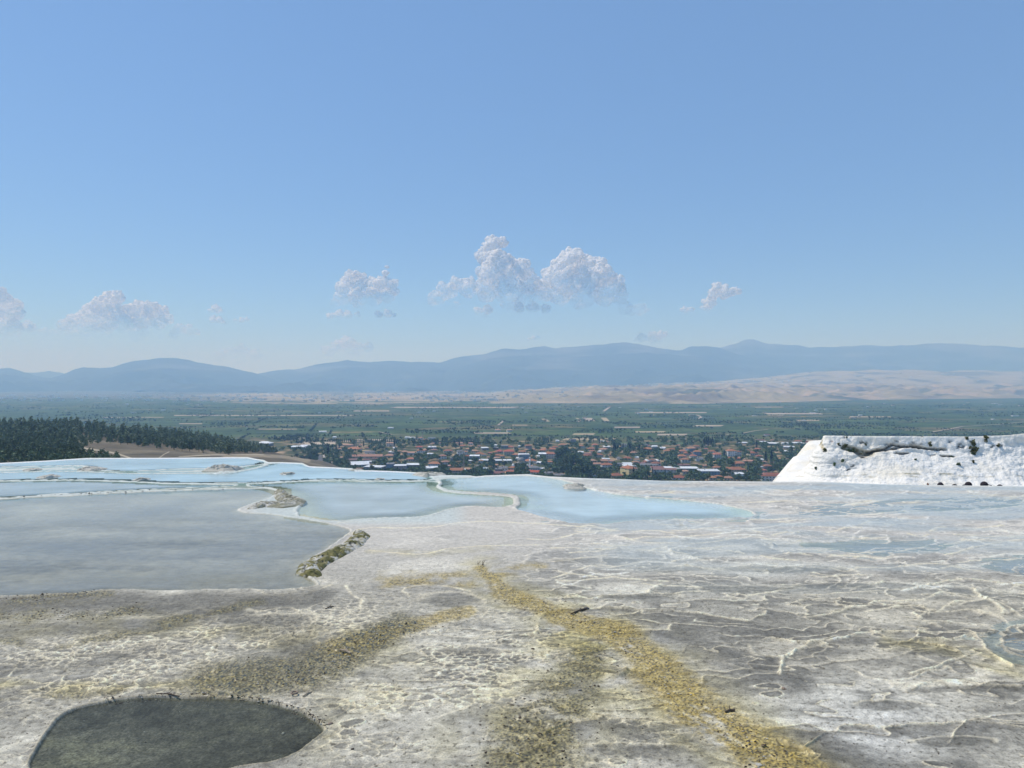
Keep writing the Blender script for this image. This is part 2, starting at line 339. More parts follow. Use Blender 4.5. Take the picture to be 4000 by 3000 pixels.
def terraces(phi, strength, rw, hh, greyd, seed):
    """rim ridges on the contours of phi, grey flats behind them"""
    global H, C
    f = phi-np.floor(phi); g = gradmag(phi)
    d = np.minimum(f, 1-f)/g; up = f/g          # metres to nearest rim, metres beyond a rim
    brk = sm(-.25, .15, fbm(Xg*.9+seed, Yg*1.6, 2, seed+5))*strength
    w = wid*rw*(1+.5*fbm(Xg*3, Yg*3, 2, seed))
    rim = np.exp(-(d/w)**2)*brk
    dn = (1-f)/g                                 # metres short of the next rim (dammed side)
    flat = sm(.18, 1.0, f)**1.4*brk*sm(.3, 1.4, dn/w); pale = (1-sm(.0, .35, f))*brk  # pool depth and rim shadow put into the colour, darkest short of the rim
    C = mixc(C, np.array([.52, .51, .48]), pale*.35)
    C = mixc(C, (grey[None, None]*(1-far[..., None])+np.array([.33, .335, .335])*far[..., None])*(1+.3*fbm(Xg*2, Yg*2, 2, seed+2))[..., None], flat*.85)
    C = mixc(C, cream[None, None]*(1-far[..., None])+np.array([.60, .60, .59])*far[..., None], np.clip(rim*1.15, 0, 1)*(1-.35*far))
    H = H+rim*hh*.8+brk*hh*.55*(f-.5)*sm(0, .12, 1-f)
    return rim
uv = lambda P: [gnd(*p) for p in P]
def blob(cu, cv, ru, rv):
    return np.exp(-(((U-cu)/ru)**2+((V-cv)/rv)**2))
def band(P, w0, w1=None):
    w1 = w1 or w0
    k = 1.9
    d, t = seg_dist(U+44*fbm(Xg*1.5, Yg*1.5, 4, 41), (V+20*fbm(Xg*1.5, Yg*1.5, 4, 42))*k, [(a, b*k) for a, b in P])
    w = w0+(w1-w0)*t/(len(P)-1)
    return 1-sm(.35, 1.25, d/w)
# where each kind of relief lives
right = sm(1900, 2300, U+ (V-2100)*.2)
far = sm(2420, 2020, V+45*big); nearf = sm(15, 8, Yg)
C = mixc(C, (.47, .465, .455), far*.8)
leftnet = np.clip(blob(700, 2560, 560, 150)+blob(1150, 2420, 330, 110)+blob(300, 2640, 420, 90)+.6*blob(130, 2900, 200, 160), 0, 1)
fan = np.clip(blob(1900, 2560, 460, 200)+blob(2250, 2850, 420, 160)+blob(1500, 2800, 330, 190), 0, 1)
brn = np.clip(blob(3500, 2560, 600, 130)+blob(3800, 2350, 500, 70), 0, 1)
C = mixc(C, white*.92, np.clip(fan*.55, 0, 1)); C = mixc(C, (.5, .46, .38), brn*.35)
C = mixc(C, (.52, .53, .54), np.clip(blob(3350, 2850, 330, 200)*.8+blob(2450,2520,200,60)*.5, 0, 1))
sc1 = worley(wx*.42, wy*.62, 35)[0]; sc2 = worley(wx*1.0+5, wy*1.5, 36)[0]; sc3 = worley(wx*2.6+5, wy*4.2, 37)[0]
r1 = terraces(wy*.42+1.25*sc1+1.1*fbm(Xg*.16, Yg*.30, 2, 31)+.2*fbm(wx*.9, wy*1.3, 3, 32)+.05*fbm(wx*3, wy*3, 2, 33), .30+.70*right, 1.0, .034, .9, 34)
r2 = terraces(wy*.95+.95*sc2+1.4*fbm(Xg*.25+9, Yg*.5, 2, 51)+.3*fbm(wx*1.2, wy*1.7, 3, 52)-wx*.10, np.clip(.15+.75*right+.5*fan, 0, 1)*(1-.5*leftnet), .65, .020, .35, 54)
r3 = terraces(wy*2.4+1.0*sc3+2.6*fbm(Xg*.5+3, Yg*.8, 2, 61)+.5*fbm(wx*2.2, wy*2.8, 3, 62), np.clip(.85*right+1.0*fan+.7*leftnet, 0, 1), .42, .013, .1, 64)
# net of small rims, cell by cell
def net(sx, sy, mask, rw, hh, seed, gr=.8):
    global H, C
    x = Xg*sx+.45*fbm(Xg*sx*.8, Yg*sy*.8, 3, seed); y = Yg*sy+.45*fbm(Xg*sx*.8+7, Yg*sy*.8, 3, seed+1)
    f1, f2, cid = worley(x, y, seed+2)
    e = (f2-f1)/sy
    w = wid*rw
    rim = np.exp(-(e/w)**2)*mask
    cell = sm(1., 3., e/w)*mask
    C = mixc(C, grey*(.8+.5*cid)[..., None], cell*gr*sm(.2, .7, cid+.3*big))
    C = mixc(C, cream, np.clip(rim*1.1, 0, 1)); H = H+rim*hh-cell*hh*.4*cid
    return rim
nmask = leftnet*sm(-.35, .15, fbm(Xg*1.1, Yg*1.1, 3, 71))
net(3.2, 5.0, np.clip(nmask, 0, 1), .75, .012, 72)
net(8.0, 12.0, np.clip(leftnet*sm(-.3, .1, fbm(Xg*1.3+4, Yg*1.3, 3, 75))+fan*sm(-.2, .15, fbm(Xg*1.0+4, Yg*2, 3, 76)), 0, 1)*sm(14, 9, Yg), .5, .007, 77, .55)
net(1.1, 1.7, np.clip(brn*.8, 0, 1)*sm(-.2, .2, fbm(Xg*.6, Yg*.9, 2, 81)), .9, .022, 82, .8)
_c = 0
# named scalloped basin on the right and other traced rims
def rimline(P, w=1.0, hh=.03, col=cream, dk=True, closed=False):
    global H, C
    G = uv(P); xs = [g[0] for g in G]; ys = [g[1] for g in G]
    m = (Xg > min(xs)-.8) & (Xg < max(xs)+.8) & (Yg > min(ys)-.9) & (Yg < max(ys)+.9)
    jx = Xg[m]+.05*fbm(Xg[m]*2.2, Yg[m]*2.2, 3, 91)+.02*fbm(Xg[m]*9, Yg[m]*9, 2, 92); jy = Yg[m]+.07*fbm(Xg[m]*2.2+5, Yg[m]*2.2, 3, 93)
    d, _ = seg_dist(jx, jy, smooth_pts(G, 1, closed), closed); ww = wid[m]*w
    ww = np.maximum(ww*.5, wid[m]*.7); hh = hh*.4; rim = np.exp(-(d/ww)**2)*(.55+.6*sm(-.3, .3, fbm(Xg[m]*2.5, Yg[m]*2.5, 2, 97))); c = C[m]; h = H[m]
    c = mixc(c, col, np.clip(rim*1.2, 0, 1)); C[m] = c; H[m] = h+rim*hh
for P, w, hh in [
    ([(3050,2640),(3045,2600),(3060,2560),(3130,2535),(3165,2505),(3300,2500),(3325,2478),(3440,2466),(3600,2472),(3700,2478),(3790,2455),(3830,2500),(3870,2550),(3960,2600)], 1.6, .06),
    ([(3145,2410),(3250,2400),(3330,2372),(3390,2370),(3420,2350),(3600,2340),(3640,2330),(3690,2310),(3900,2345),(3990,2405)], 1.3, .04),
    ([(3560,2630),(3640,2610),(3740,2580),(3770,2560),(3830,2550)], 1.6, .05),
    ([(3560,2690),(3640,2664),(3740,2660),(3850,2675),(4000,2685)], 1.5, .05),
    ([(3380,2390),(3420,2380),(3590,2365),(3640,2395),(3720,2350),(3800,2345)], 1.2, .03),
    ([(3150,2325),(3220,2320),(3420,2310),(3580,2305),(3680,2270),(3800,2262),(4000,2290)], 1.3, .04),
    ([(3700,2170),(3760,2150),(3900,2120),(4000,2105),(4200,2090)], 1.3, .04),
    ([(3640,2075),(3660,2064),(3700,2060)], 1.3, .04), ([(3920,1955),(3960,1945),(4000,1940)], 1.2, .04),
    ([(3800,2300),(3830,2330),(3880,2350),(3920,2380),(3930,2400)], 2.2, .05),
    ([(1760,1990),(1650,2022),(1560,2034),(1400,2036),(1320,2042)], .8, .02),
    ([(1350,2095),(1420,2060),(1560,2062),(1700,2060),(1760,2045),(1900,2035),(2000,2040),(2200,2052),(2400,2070)], .8, .02),
    ([(1450,2150),(1600,2168),(1700,2160),(1760,2142),(1850,2135),(1950,2130),(2100,2128)], .9, .025),
    ([(2060,2105),(2140,2110),(2200,2100),(2260,2080),(2310,2075)], .9, .02),
    ([(2500,2145),(2640,2160),(2690,2168)], .8, .02), ([(2540,2150),(2570,2140),(2700,2145),(2900,2130)], .7, .02),
    ([(1010,2310),(1080,2345),(1180,2330),(1260,2300),(1300,2285)], .9, .02),
    ([(1000,2390),(1110,2370),(1200,2395),(1240,2440),(1180,2470),(1090,2485),(1020,2520)], 1.1, .03),
    ([(1200,2380),(1250,2400),(1240,2450),(1220,2480)], 1.1, .02), ([(1600,2330),(1560,2300),(1650,2285),(1760,2290),(1830,2310)], .8, .02),
    ([(1350,2290),(1380,2330),(1420,2340),(1400,2380)], .8, .02)]:
    rimline(P, w, hh)
for P in [[(0,1852),(200,1848),(380,1843),(520,1858),(700,1852),(830,1846)], [(0,1868),(250,1868),(480,1872),(700,1870),(800,1865),(980,1860)],
          [(260,1848),(340,1834),(368,1838)], [(170,1868),(200,1862),(245,1861)], [(520,1886),(640,1883),(800,1888),(880,1893)], [(720,1908),(780,1895),(860,1890),(930,1892)],
          [(1000,1836),(1120,1833),(1230,1822)], [(1230,1868),(1330,1852),(1480,1872)], [(1050,1862),(1300,1868),(1640,1876)],
          [(1700,1872),(1760,1868),(1900,1866),(2050,1864),(2180,1880),(2250,1900)], [(2290,1910),(2400,1905),(2430,1925)]]:
    rimline(P, .7, .03, (.5, .5, .48))
rimline([(815,1852),(860,1847),(940,1841),(1000,1834),(1046,1822)], 1.1, .17, (.5,.5,.5))
rimline([(915,1806),(950,1802),(1000,1798)], .7, .04, (.5,.5,.5))
# small wavy rims all over the far right, each its own short ridge
for i in range(150):
    u0 = R.uniform(2150, 4150); v0 = R.uniform(1900, 2330); L = R.uniform(60, 260)
    P = [(u0+L*t, v0+R.uniform(-5, 5)+10*math.sin(i+t*3)) for t in (0, .3, .6, 1)]
    rimline(P, R.uniform(.35, .8), .02, cream if i % 3 else white)

lflats = sm(1985, 1935, V)*sm(1900, 1700, U)+sm(2060, 2030, V)*sm(900, 1050, U)*sm(1850, 1750, U); lflats = np.clip(lflats, 0, 1); C = mixc(C, (.42, .47, .485), lflats*.85); wet = np.maximum(wet, lflats*.7)
# smooth dark pans with a crisp upper rim
for cu, cv, ru, rv in [(1178,2528,95,34),(1745,2345,120,34),(1040,2345,95,18),(1060,2420,170,24),(880,2395,140,20),(660,2385,150,20),(1830,2545,130,16),(2500,2930,210,30),(3480,2755,110,18),(3780,2690,220,16),(3720,2900,140,20),(2600,2225,170,12),(2300,2190,150,10),(2900,2300,190,12),(2480,2330,150,12),(3250,2290,190,10),(3020,2225,200,10),(420,2560,120,10),(3300,2130,240,8)]:
    wv = .75*fbm(Xg*1.3+cu, Yg*1.6, 4, 151); d = np.sqrt(((U-cu)/ru)**2+((V-cv)/rv)**2)+wv; m_ = sm(1.25, .7, d); C = mixc(C, (.15, .15, .142), m_*.6*(1-.45*far)); H = H-m_*.005
    C = mixc(C, cream, np.exp(-((d-1.12)/.10)**2)*.5*sm(10, -10, V-cv))
ldk = np.clip(band([(-200,2370),(300,2350),(700,2350),(1100,2350),(1250,2330)], 75)*.9+band([(-200,2470),(200,2460),(600,2440),(900,2400)], 60)*.7+band([(0,2620),(300,2600),(600,2530)], 50)*.45+band([(1000,2450),(1200,2480),(1150,2600),(950,2640)], 110)*.55, 0, 1)*sm(-.75, .1, fbm(Xg*1.1, Yg*2.2, 4, 161)+.25)
C = mixc(C, (.165, .165, .158), ldk*.88)
# algae: dark and golden streams
alg = np.zeros(U.shape); olive = np.zeros(U.shape)
hf = fbm(Xg*11+Yg*5, Yg*9, 4, 101, .65); hf2 = fbm(Xg*38, Yg*38, 2, 103); lf = fbm(Xg*2, Yg*2, 3, 107)
main = band([(1880,2215),(1930,2275),(1990,2323),(2133,2386),(2278,2431),(2404,2468),(2513,2549),(2603,2658),(2712,2766),(2893,2874),(3073,3000),(3200,3110)], 24, 175)
main = main*sm(-.75, -.15, lf+.5*hf-.12*sm(2500, 2900, V)+.15)
gold = np.clip(main+.75*band([(1480,2255),(1650,2262),(1880,2240),(2090,2215)], 50)*sm(-.3, .4, lf)+.5*band([(1500,2290),(1700,2275),(1950,2290)], 34)*sm(-.2, .3, lf), 0, 1)
gold = np.maximum(gold, .85*band([(1830,2385),(1700,2415),(1560,2450),(1440,2500),(1330,2530)], 40, 90)*sm(-.6, .1, lf+.3))
ol = np.clip(.95*band([(1560,2440),(1420,2510),(1300,2580),(1180,2640),(1000,2650),(860,2680)], 90, 190)*sm(-.8, -.1, lf+.25), 0, 1)
ol = np.maximum(ol, .75*band([(2300,2540),(2260,2650),(2160,2780),(2080,2900),(2040,3080)], 80, 300)*sm(-.6, .05, lf))
ol = np.maximum(ol, .8*band([(0,2360),(150,2345),(350,2330),(420,2312)], 50)*sm(-.4, .2, lf))
ol = np.maximum(ol, .8*band([(-200,2420),(0,2410),(200,2400),(420,2400),(560,2370)], 52)*sm(-.35, .25, lf))
ol = np.maximum(ol, .8*band([(0,2500),(200,2530),(380,2505),(560,2465),(640,2440),(800,2400),(1000,2350)], 36)*sm(-.5, .1, lf))
ol = np.maximum(ol, .65*band([(0,2720),(160,2710),(330,2720),(480,2700)], 36)*sm(-.2, .3, lf))
ol = np.maximum(ol, .6*band([(2750,2880),(2900,2960),(3000,3100)], 120)*sm(-.1, .4, lf))
ol = np.maximum(ol, .5*band([(1300,2880),(1480,2850),(1440,2920),(1300,2960)], 50)*sm(0, .4, lf))
warm = np.clip(band([(1880,2230),(2000,2330),(2280,2440),(2513,2549),(2712,2780),(3100,3050)], 110, 330)*.5+band([(0,2680),(300,2690),(700,2680),(1000,2660)], 60)*.5
               +band([(2250,2560),(2080,2900)], 250, 420)*.5+band([(1450,2150),(1650,2165),(1900,2140)], 30)*.3+band([(3500,2500),(3800,2560),(4000,2620)], 80)*.5
               +band([(0,2450),(600,2440),(1100,2500),(1500,2500)], 110)*.35+band([(1500,2600),(1300,2900)], 200)*.25, 0, 1)
C = C*(1-(warm*sm(-.5, .35, lf))[..., None]*np.array([.03, .09, .42]))
g = np.clip(gold*(.62+1.2*hf), 0, 1); C = mixc(C, (.36, .27, .045), g*.95)
o_ = np.clip(ol*(.78+1.0*hf), 0, 1); C = mixc(C, (.125, .112, .048), o_*.92)
spot = sm(.06, .34, hf2+.4*hf)*np.clip(gold*.8+ol, 0, 1); C = mixc(C, (.04, .038, .022), spot*.85)
lite = sm(.15, .4, -hf2+.3*hf)*np.clip(gold+ol*.8, 0, 1); C = mixc(C, (.5, .43, .2), lite*.6)
wet = np.clip(gold+ol*.8, 0, 1)*sm(-.2, .2, hf)
H = H+np.clip(gold+ol, 0, 1)*(.010*hf+.006*hf2)
# general speckle and grain of the crust, coarser near at hand
sp = fbm(Xg*14, Yg*18, 3, 111); sp2 = fbm(Xg*5, Yg*8, 3, 113)
C = C*(1+(.28*sp2+.40*sp)*(.25+.75*nearf))[..., None]; H = H+(.005*sp2+.004*sp)*(.15+.85*nearf)
C = mixc(C, (.07, .065, .05), sm(.34, .5, fbm(Xg*20, Yg*20, 2, 121))*.6*sm(16, 8, Yg))
# pools: basin floors and shores
floors = dict(S=(.50,.56,.56), A=(.55,.68,.70), B=(.55,.66,.68), E=(.57,.62,.60), D=(.52,.53,.50), H=(.5,.53,.51), C=(.25,.255,.24), G=(.10,.098,.09), J=(.3,.33,.33), K=(.36,.4,.4), L=(.34,.38,.38), N=(.3,.34,.34))
waters = []
for k, p in POOLS.items():
    G = smooth_pts(uv(p['P']), 1) ; p['G'] = G
    xs = [a for a, b in G]; ys = [b for a, b in G]
    m = (Xg > min(xs)-1.2) & (Xg < max(xs)+1.2) & (Yg > min(ys)-1.2) & (Yg < max(ys)+1.2)
    am = .02+.004*Yg[m]
    jx = Xg[m]+am*fbm(Xg[m]*1.5, Yg[m]*1.5, 4, 131); jy = Yg[m]+am*1.3*fbm(Xg[m]*1.5+3, Yg[m]*1.5, 4, 132)
    s = sdf(jx, jy, G); z = p['z']; w = wid[m]*.62
    soft = k in 'JKLNS'
    ins = sm(0, (6 if soft else 2.5 if k == 'G' else 1.2)*1, -s/w)
    depth = (.05 if k != 'G' else .10)*sm(0, .25, -s)
    h = H[m]; c = C[m]
    if k == 'G':
        n = fbm(Xg[m]*6, Yg[m]*6, 4, 133); n2 = fbm(Xg[m]*1.0, Yg[m]*1.6, 3, 134)
        fl = np.array(floors[k])*1.25*(1+.6*n+.5*n2)[:, None]; fl = mixc(fl, (.17, .165, .11), sm(.1, .6, n2+.3*n)*.35)
        fl = fl*(1+.45*fbm(Xg[m]*16, Yg[m]*22, 3, 136)+.7*fbm(Xg[m]*42, Yg[m]*50, 2, 138))[:, None]*(1+.6*np.exp(-((U[m]-420)/260)**2-((V[m]-2900)/110)**2))[:, None]
        hb = z-.02+.008*n-.03*sm(0, .5, -s)
    elif k == 'C':
        n = fbm(Xg[m]*.35+.1*Yg[m], Yg[m]*1.3, 4, 135); n2 = fbm(Xg[m]*4, Yg[m]*6, 3, 139)
        fl = np.array(floors[k])*1.35*(1+.6*n+.3*n2)[:, None]; fl = mixc(fl, (.48, .50, .49), sm(13, 19, Yg[m])*.8)
        fl = mixc(fl, (.2, .19, .13), sm(12.2, 10.6, Yg[m])*.6*sm(-.3, .3, n)); hb = z-.02-depth*.6+.02*n+.006*n2
    else:
        n = fbm(Xg[m]*.3+5, Yg[m]*.8, 3, 137); fl = np.array(floors[k])*(1+.22*n)[:, None]; hb = z-.03-depth*.8+.015*n
        if soft: hb = h*.85-.010; fl = c*.75+fl*.25
    rim = np.exp(-((s-w*.7)/(w*1.0))**2)*(0.25 if soft else 1)*(1 if k != 'G' else .6)
    lvl = sm(.9, .1, s)                                   # ground leans to the level of this pool
    h = h*(1-ins)+ins*hb
    h = h+rim*(.020 if not soft else .004); c = mixc(c, fl, ins*(.7 if soft else 1)); c = mixc(c, (.54, .56, .55) if k not in 'G' else (.36, .33, .25), rim*(.30 if k not in 'G' else .7))
    H[m] = h; C[m] = c; wet[m] = wet[m]*(1-ins)
# the raised outer rim at the lip
dl = V-vlip(U); H = H*(1-np.exp(-(dl/8.0)**2))+.008*np.exp(-(dl/3.0)**2)
C = mixc(C, (.60, .64, .65), np.exp(-(dl/4.0)**2)*.55)
film_sheen = far*sm(2150, 2500, U)*sm(-.25, .2, fbm(Xg*.22, Yg*.8, 3, 141)); C = mixc(C, (.40, .455, .465), film_sheen*.5); wet = np.maximum(wet, film_sheen*.8)  # wet run-off: glossier, with its pale bluish sky sheen put into the colour
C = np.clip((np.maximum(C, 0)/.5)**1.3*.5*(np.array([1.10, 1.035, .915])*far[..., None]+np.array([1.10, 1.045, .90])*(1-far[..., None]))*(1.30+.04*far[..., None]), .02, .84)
# beyond the lip: rounded edge, then the slope to the valley (with a footpath ledge below the right-hand lip)
ext = [(.15,-.06),(.35,-.25),(.6,-.7),(.9,-1.5),(1.1,-1.95),(2.6,-1.98),(4.2,-2.0),(5.5,-2.6),(8,-6),(20,-22),(60,-60),(140,-128),(170,-133.0)]
extl = [(.15,-.06),(.35,-.3),(.6,-.9),(1,-2),(1.5,-3),(2.6,-5),(4.2,-7.5),(5.5,-9),(8,-12),(20,-24),(60,-60),(140,-128),(170,-133.0)]
lastX, lastY, lastZ = Xg[-1], Yg[-1], H[-1]
rs = sm(3350, 3560, us)
Xe, Ye, Ze, Ce = [], [], [], []
for (a, za), (b, zb) in zip(ext, extl):
    Yn = lastY+a; z = za*rs+zb*(1-rs)
    Xe.append(lastX/lastY*Yn); Ye.append(Yn); Ze.append(np.where(a > 1, 0, lastZ)+z+.1*fbm(lastX*1.2+a, np.full_like(lastX, a*2), 3, 5)*min(a, 3)); Ce.append(np.ones((len(us), 3))*np.array([.66, .65, .62]))
X2 = np.vstack([Xg]+[np.array(e)[None] for e in Xe]); Y2 = np.vstack([Yg]+[np.array(e)[None] for e in Ye]); Z2 = np.vstack([H]+[np.array(e)[None] for e in Ze])
C2 = np.concatenate([C]+[c[None] for c in Ce], 0); W2 = np.vstack([wet]+[np.zeros((1, len(us)))]*len(Xe))
me = new_mesh('travertine_terrace', np.stack([X2, Y2, Z2], -1).reshape(-1, 3), grid_faces(*X2.shape), [M['travertine']], True)
set_col(me, 'col', C2); set_f(me, 'wet', W2)
obj('travertine_terrace', me, kind='structure')
def ground_z(x, y):             # terrace height under a point (nearest grid vertex)
    u = 2000+x/y*F; v = 1500+CH*F/y
    j = int(np.argmin(abs(us-u))); i = int(np.argmin(abs(Vn[:, j]-v))); return float(H[i, j])
# the terrace behind the camera
gx, gy = np.meshgrid(np.linspace(-60, 60, 60), np.linspace(-60, 2.2, 40)); gz = -.06+.03*fbm(gx*.3, gy*.3, 3, 8)
me = new_mesh('terrace_behind', np.stack([gx, gy, gz], -1).reshape(-1, 3), grid_faces(*gx.shape), [M['travertine']], True)
set_col(me, 'col', np.ones((gx.size, 3))*np.array([.42, .41, .38])*(1+.3*fbm(gx*2, gy*2, 3, 9)).reshape(-1, 1)); set_f(me, 'wet', np.zeros(gx.size))
obj('travertine_terrace', me, kind='structure')
# water sheets: level, running a hand's breadth under the shore, milky where it is deeper
import bmesh
FADE = dict(S=1.2, A=.35, B=.35, E=1.1, D=.9, H=.5, C=.30, G=.12, J=.8, K=.8, L=.8, N=.8)
step = 2; XS, YS = Xg[::step, ::step], Yg[::step, ::step]
for k, p in POOLS.items():
    G = p['G']; xs = [a for a, b in G]; ys = [b for a, b in G]
    m = (XS > min(xs)-1) & (XS < max(xs)+1) & (YS > min(ys)-1) & (YS < max(ys)+1)
    rr0 = np.where(m.any(1))[0]; cc0 = np.where(m.any(0))[0]; sl_ = (slice(rr0[0], rr0[-1]+1), slice(cc0[0], cc0[-1]+1))
    x_, y_ = XS[sl_], YS[sl_]; s_ = sdf(x_, y_, G); n_r, n_c2 = x_.shape
    ok_ = s_ < .12+.012*y_; qf = grid_faces(n_r, n_c2); okf = ok_.ravel()[qf].any(1); qf = qf[okf]; used = np.unique(qf); remap = np.zeros(n_r*n_c2, int); remap[used] = np.arange(len(used))
    me = new_mesh('pool_water', np.stack([x_, y_, np.full(x_.shape, p['z']-.004)], -1).reshape(-1, 3)[used], remap[qf], [M[p['mat']]], True)
    set_f(me, 'deep', sm(-.02, FADE[k], -s_+.10*fbm(x_*1.2, y_*1.6, 3, 171)).ravel()[used])
    obj('pool_water', me, kind='structure')

# ---------------------------------------------------------------- far white cliff on the right
def cliff():
    # plan of the top edge, from far behind round the promontory and along the face
    top = [(104,215),(86,180),(72,150),(63,138),(57.4,131.2),(56.6,128.6),(61,127.6),(78,126.5),(88,126),(96,125),(104,124),(120,122),(150,118)]
    topz = [(0,-26),(1,-22),(2,-17),(3,-12.5),(3.5,-9.6),(4,-7.2),(4.5,-6.4),(5,-6.2),(7.4,-6.2),(8,-5.95),(8.4,-5.55),(9,-5.35),(9.6,-5.3),(10.6,-5.0),(11,-4.8),(12,-3.5)]
    n = 560; t = np.linspace(0, len(top)-1, n)
    px = np.interp(t, range(len(top)), [p[0] for p in top]); py = np.interp(t, range(len(top)), [p[1] for p in top])
    k = np.ones(25)/25; px = np.convolve(np.pad(px, 12, 'edge'), k, 'valid'); py = np.convolve(np.pad(py, 12, 'edge'), k, 'valid')
    tz = interp(t, topz)
    dx = np.gradient(px); dy = np.gradient(py); L = np.hypot(dx, dy); nx = dy/L; ny = -dx/L     # outward normal
    nx = np.where(t < 3, -np.abs(nx), nx)
    L_ = np.concatenate([[0], np.cumsum(np.hypot(np.diff(px), np.diff(py)))])
    base = -13.9
    prof = [(-80,-1.4),(-30,-.55),(-8,-.15),(-2,-.03),(-.5,.0)]+[(x, y) for x, y in
            [(0,-.02),(.15,-.10),(.35,-.2),(.6,-.27),(.9,-.33),(1.3,-.40),(1.8,-.47),(2.4,-.55),(3.2,-.64),(4.1,-.74),(5.2,-.85),(6.2,-.94),(7.2,-1.0),(7.6,-1.01)]]
    rows = []
    fine = np.linspace(0, 1, 110)
    inner = [1., .6, .35, .18, .09, .05, .025, .01]
    px_ = np.array([p[0] for p in prof]); pz_ = np.array([p[1] for p in prof])
    s = np.concatenate([[-80,-30,-12,-5,-2,-1,-.5,-.2], np.linspace(0, 7.6, 110), [8.2,9,10,11,12,14,17,22,28]])
    X = []; Y = []; Z = []; Cc = []
    for a in s:
        if a <= 7.6: z = tz+(7.7 if a < 0 else (tz-base))*np.interp(a, px_, pz_); off = a if a < 0 else a*(1+.12*np.sin(L_*.12+1)+.08*np.sin(L_*.37))*(1-.38*sm(68, 58, px)*sm(1, 4, a))
        else: z = np.full(n, base-.14-(a-7.6)*.10-max(0, a-11)*1.2-max(0, a-17)*4); off = 7.6*(1+.12*np.sin(L_*.12+1)+.08*np.sin(L_*.37))*(1-.38*sm(68, 58, px))+(a-7.6)
        if a < 0:
            f = inner[len(X)]; X.append(px+(105-px)*f); Y.append(py+(185-py)*f); Z.append(tz-12*f**.85)
        else: X.append(px+nx*off); Y.append(py+ny*off); Z.append(z)
    X = np.array(X); Y = np.array(Y); Z = np.array(Z); S = np.repeat(s[:, None], n, 1); LL = np.repeat(L_[None], len(s), 0)
    up = (S >= 0) & (S <= 7.6)
    # cauliflower lumps of the crust
    f1, f2, _ = worley(LL*.85+.5*fbm(LL*.5, Z, 2, 3), Z*1.25+S*.45+.5*fbm(LL*.4, Z, 2, 6), 15); g1, g2, _ = worley(LL*1.7+.3*perlin(LL, Z*2, 4), Z*2.3+S*.6, 16)
    amp = sm(-.3, .6, S)*(1-.75*sm(6.8, 7.6, S))
    lump = (.28*(1-f1)**1.0+.14*(1-g1)+.6*fbm(LL*.13, Z*.3, 3, 17)+.22*fbm(LL*.7, Z*1.1+S*.3, 3, 14)+.06*fbm(LL*5, Z*6, 2, 18))*amp
    flow = .08*perlin(LL*1.1+S*.5, S*.25, 19)*amp
    C = np.ones(X.shape+(3,))*np.array([.86, .83, .755]); C = mixc(C, (.78, .71, .56), sm(.0, .5, fbm(LL*.06, S*.3, 3, 20)+.25*sm(100, 60, LL))*.6)
    C = C*(1+.06*fbm(LL*2, Z*3, 3, 22))[..., None]
    d = lump+flow
    # the hollow with bare soil: traced in photo pixels, then cut into the face
    U_ = 2000+X/Y*F; V_ = 1500+(CH-Z)/Y*F
    fr = (Y > 40) & up & (t[None] > 4.2)
    wob = 9*fbm(LL*.5, Z*.8, 3, 23)+6*fbm(LL*2.2, Z*3, 3, 27); 
    def groove(P, w, depth, col, st=1.0):
        nonlocal d, C
        dist, tt = seg_dist(U_+wob, (V_+wob*.6)*1.6, [(a, b*1.6) for a, b in P]); m = (1-sm(.5, 1.2, dist/w))*fr*st
        d = d-depth*m; C = mixc(C, col, np.clip(m*(.8+1.0*fbm(LL*2.2, Z*3, 3, 24)), 0, 1))
    soil = (.24, .21, .16); dk = (.09, .078, .058)
    groove([(3297,1748),(3330,1756),(3380,1768),(3400,1772)], 17, .5, (.19, .17, .09))
    groove([(3345,1768),(3370,1782),(3400,1765),(3440,1758)], 13, .5, soil)
    groove([(3400,1762),(3470,1757),(3540,1748)], 9, .7, dk)
    groove([(3460,1752),(3490,1740),(3560,1746),(3610,1753),(3690,1757)], 8, .9, dk)
    groove([(3560,1742),(3580,1746),(3610,1752)], 8, .6, soil)
    groove([(3495,1770),(3520,1773),(3545,1771)], 6, .5, dk); groove([(3683,1782),(3705,1783),(3720,1785)], 7, .6, dk)
    for u_, v_ in ((3365,1730),(3380,1733),(3463,1737),(3488,1733),(3562,1731),(3570,1737),(3595,1740),(3708,1724),(3745,1743),(3752,1738),(3758,1748),(3742,1750),(3873,1749),(3904,1746),(3641,1778),(3372,1787),(3315,1836),(3327,1820),(3505,1720),(3605,1707),(3304,1707)):
        groove([(u_-5, v_+3), (u_+5, v_-3)], 5, .25, dk, .9)
    groove([(3205,1722),(3215,1745),(3225,1765)], 9, .2, (.42, .34, .16), .8)
    groove([(3240,1722),(3250,1726)], 6, .2, (.3, .2, .18), .8)
    # thin mossy lines where the face meets the ledge
    m = np.exp(-((V_-interp(U_, [(3050,1868),(3165,1862),(3280,1860),(3500,1851),(4000,1856)]))/3.0)**2)*sm(-.1, .25, fbm(LL*.35, S*.1, 3, 25))*(t[None] > 4.2)
    C = mixc(C, (.32, .28, .15), np.clip(m, 0, 1)*.8)
    m = np.exp(-((V_-1862-3*np.sin(U_*.03))/2.0)**2)*sm(.1, .3, fbm(LL*.5, S*.1, 3, 26))*(t[None] > 4.2); C = mixc(C, (.35, .3, .16), np.clip(m, 0, 1)*.6)
    X = X+nx[None]*d*.9; Y = Y+ny[None]*d*.9; Z = Z+d*.35
    me = new_mesh('white_cliff', np.stack([X, Y, Z], -1).reshape(-1, 3), grid_faces(*X.shape), [M['cliff']], True)
    set_col(me, 'col', np.clip(C, .02, .88))
    obj('white_travertine_cliff', me, kind='structure')
    A = np.stack([X, Y, Z, U_, V_], -1).reshape(-1, 5)[(fr & up).ravel()]
    return A
CL = cliff()
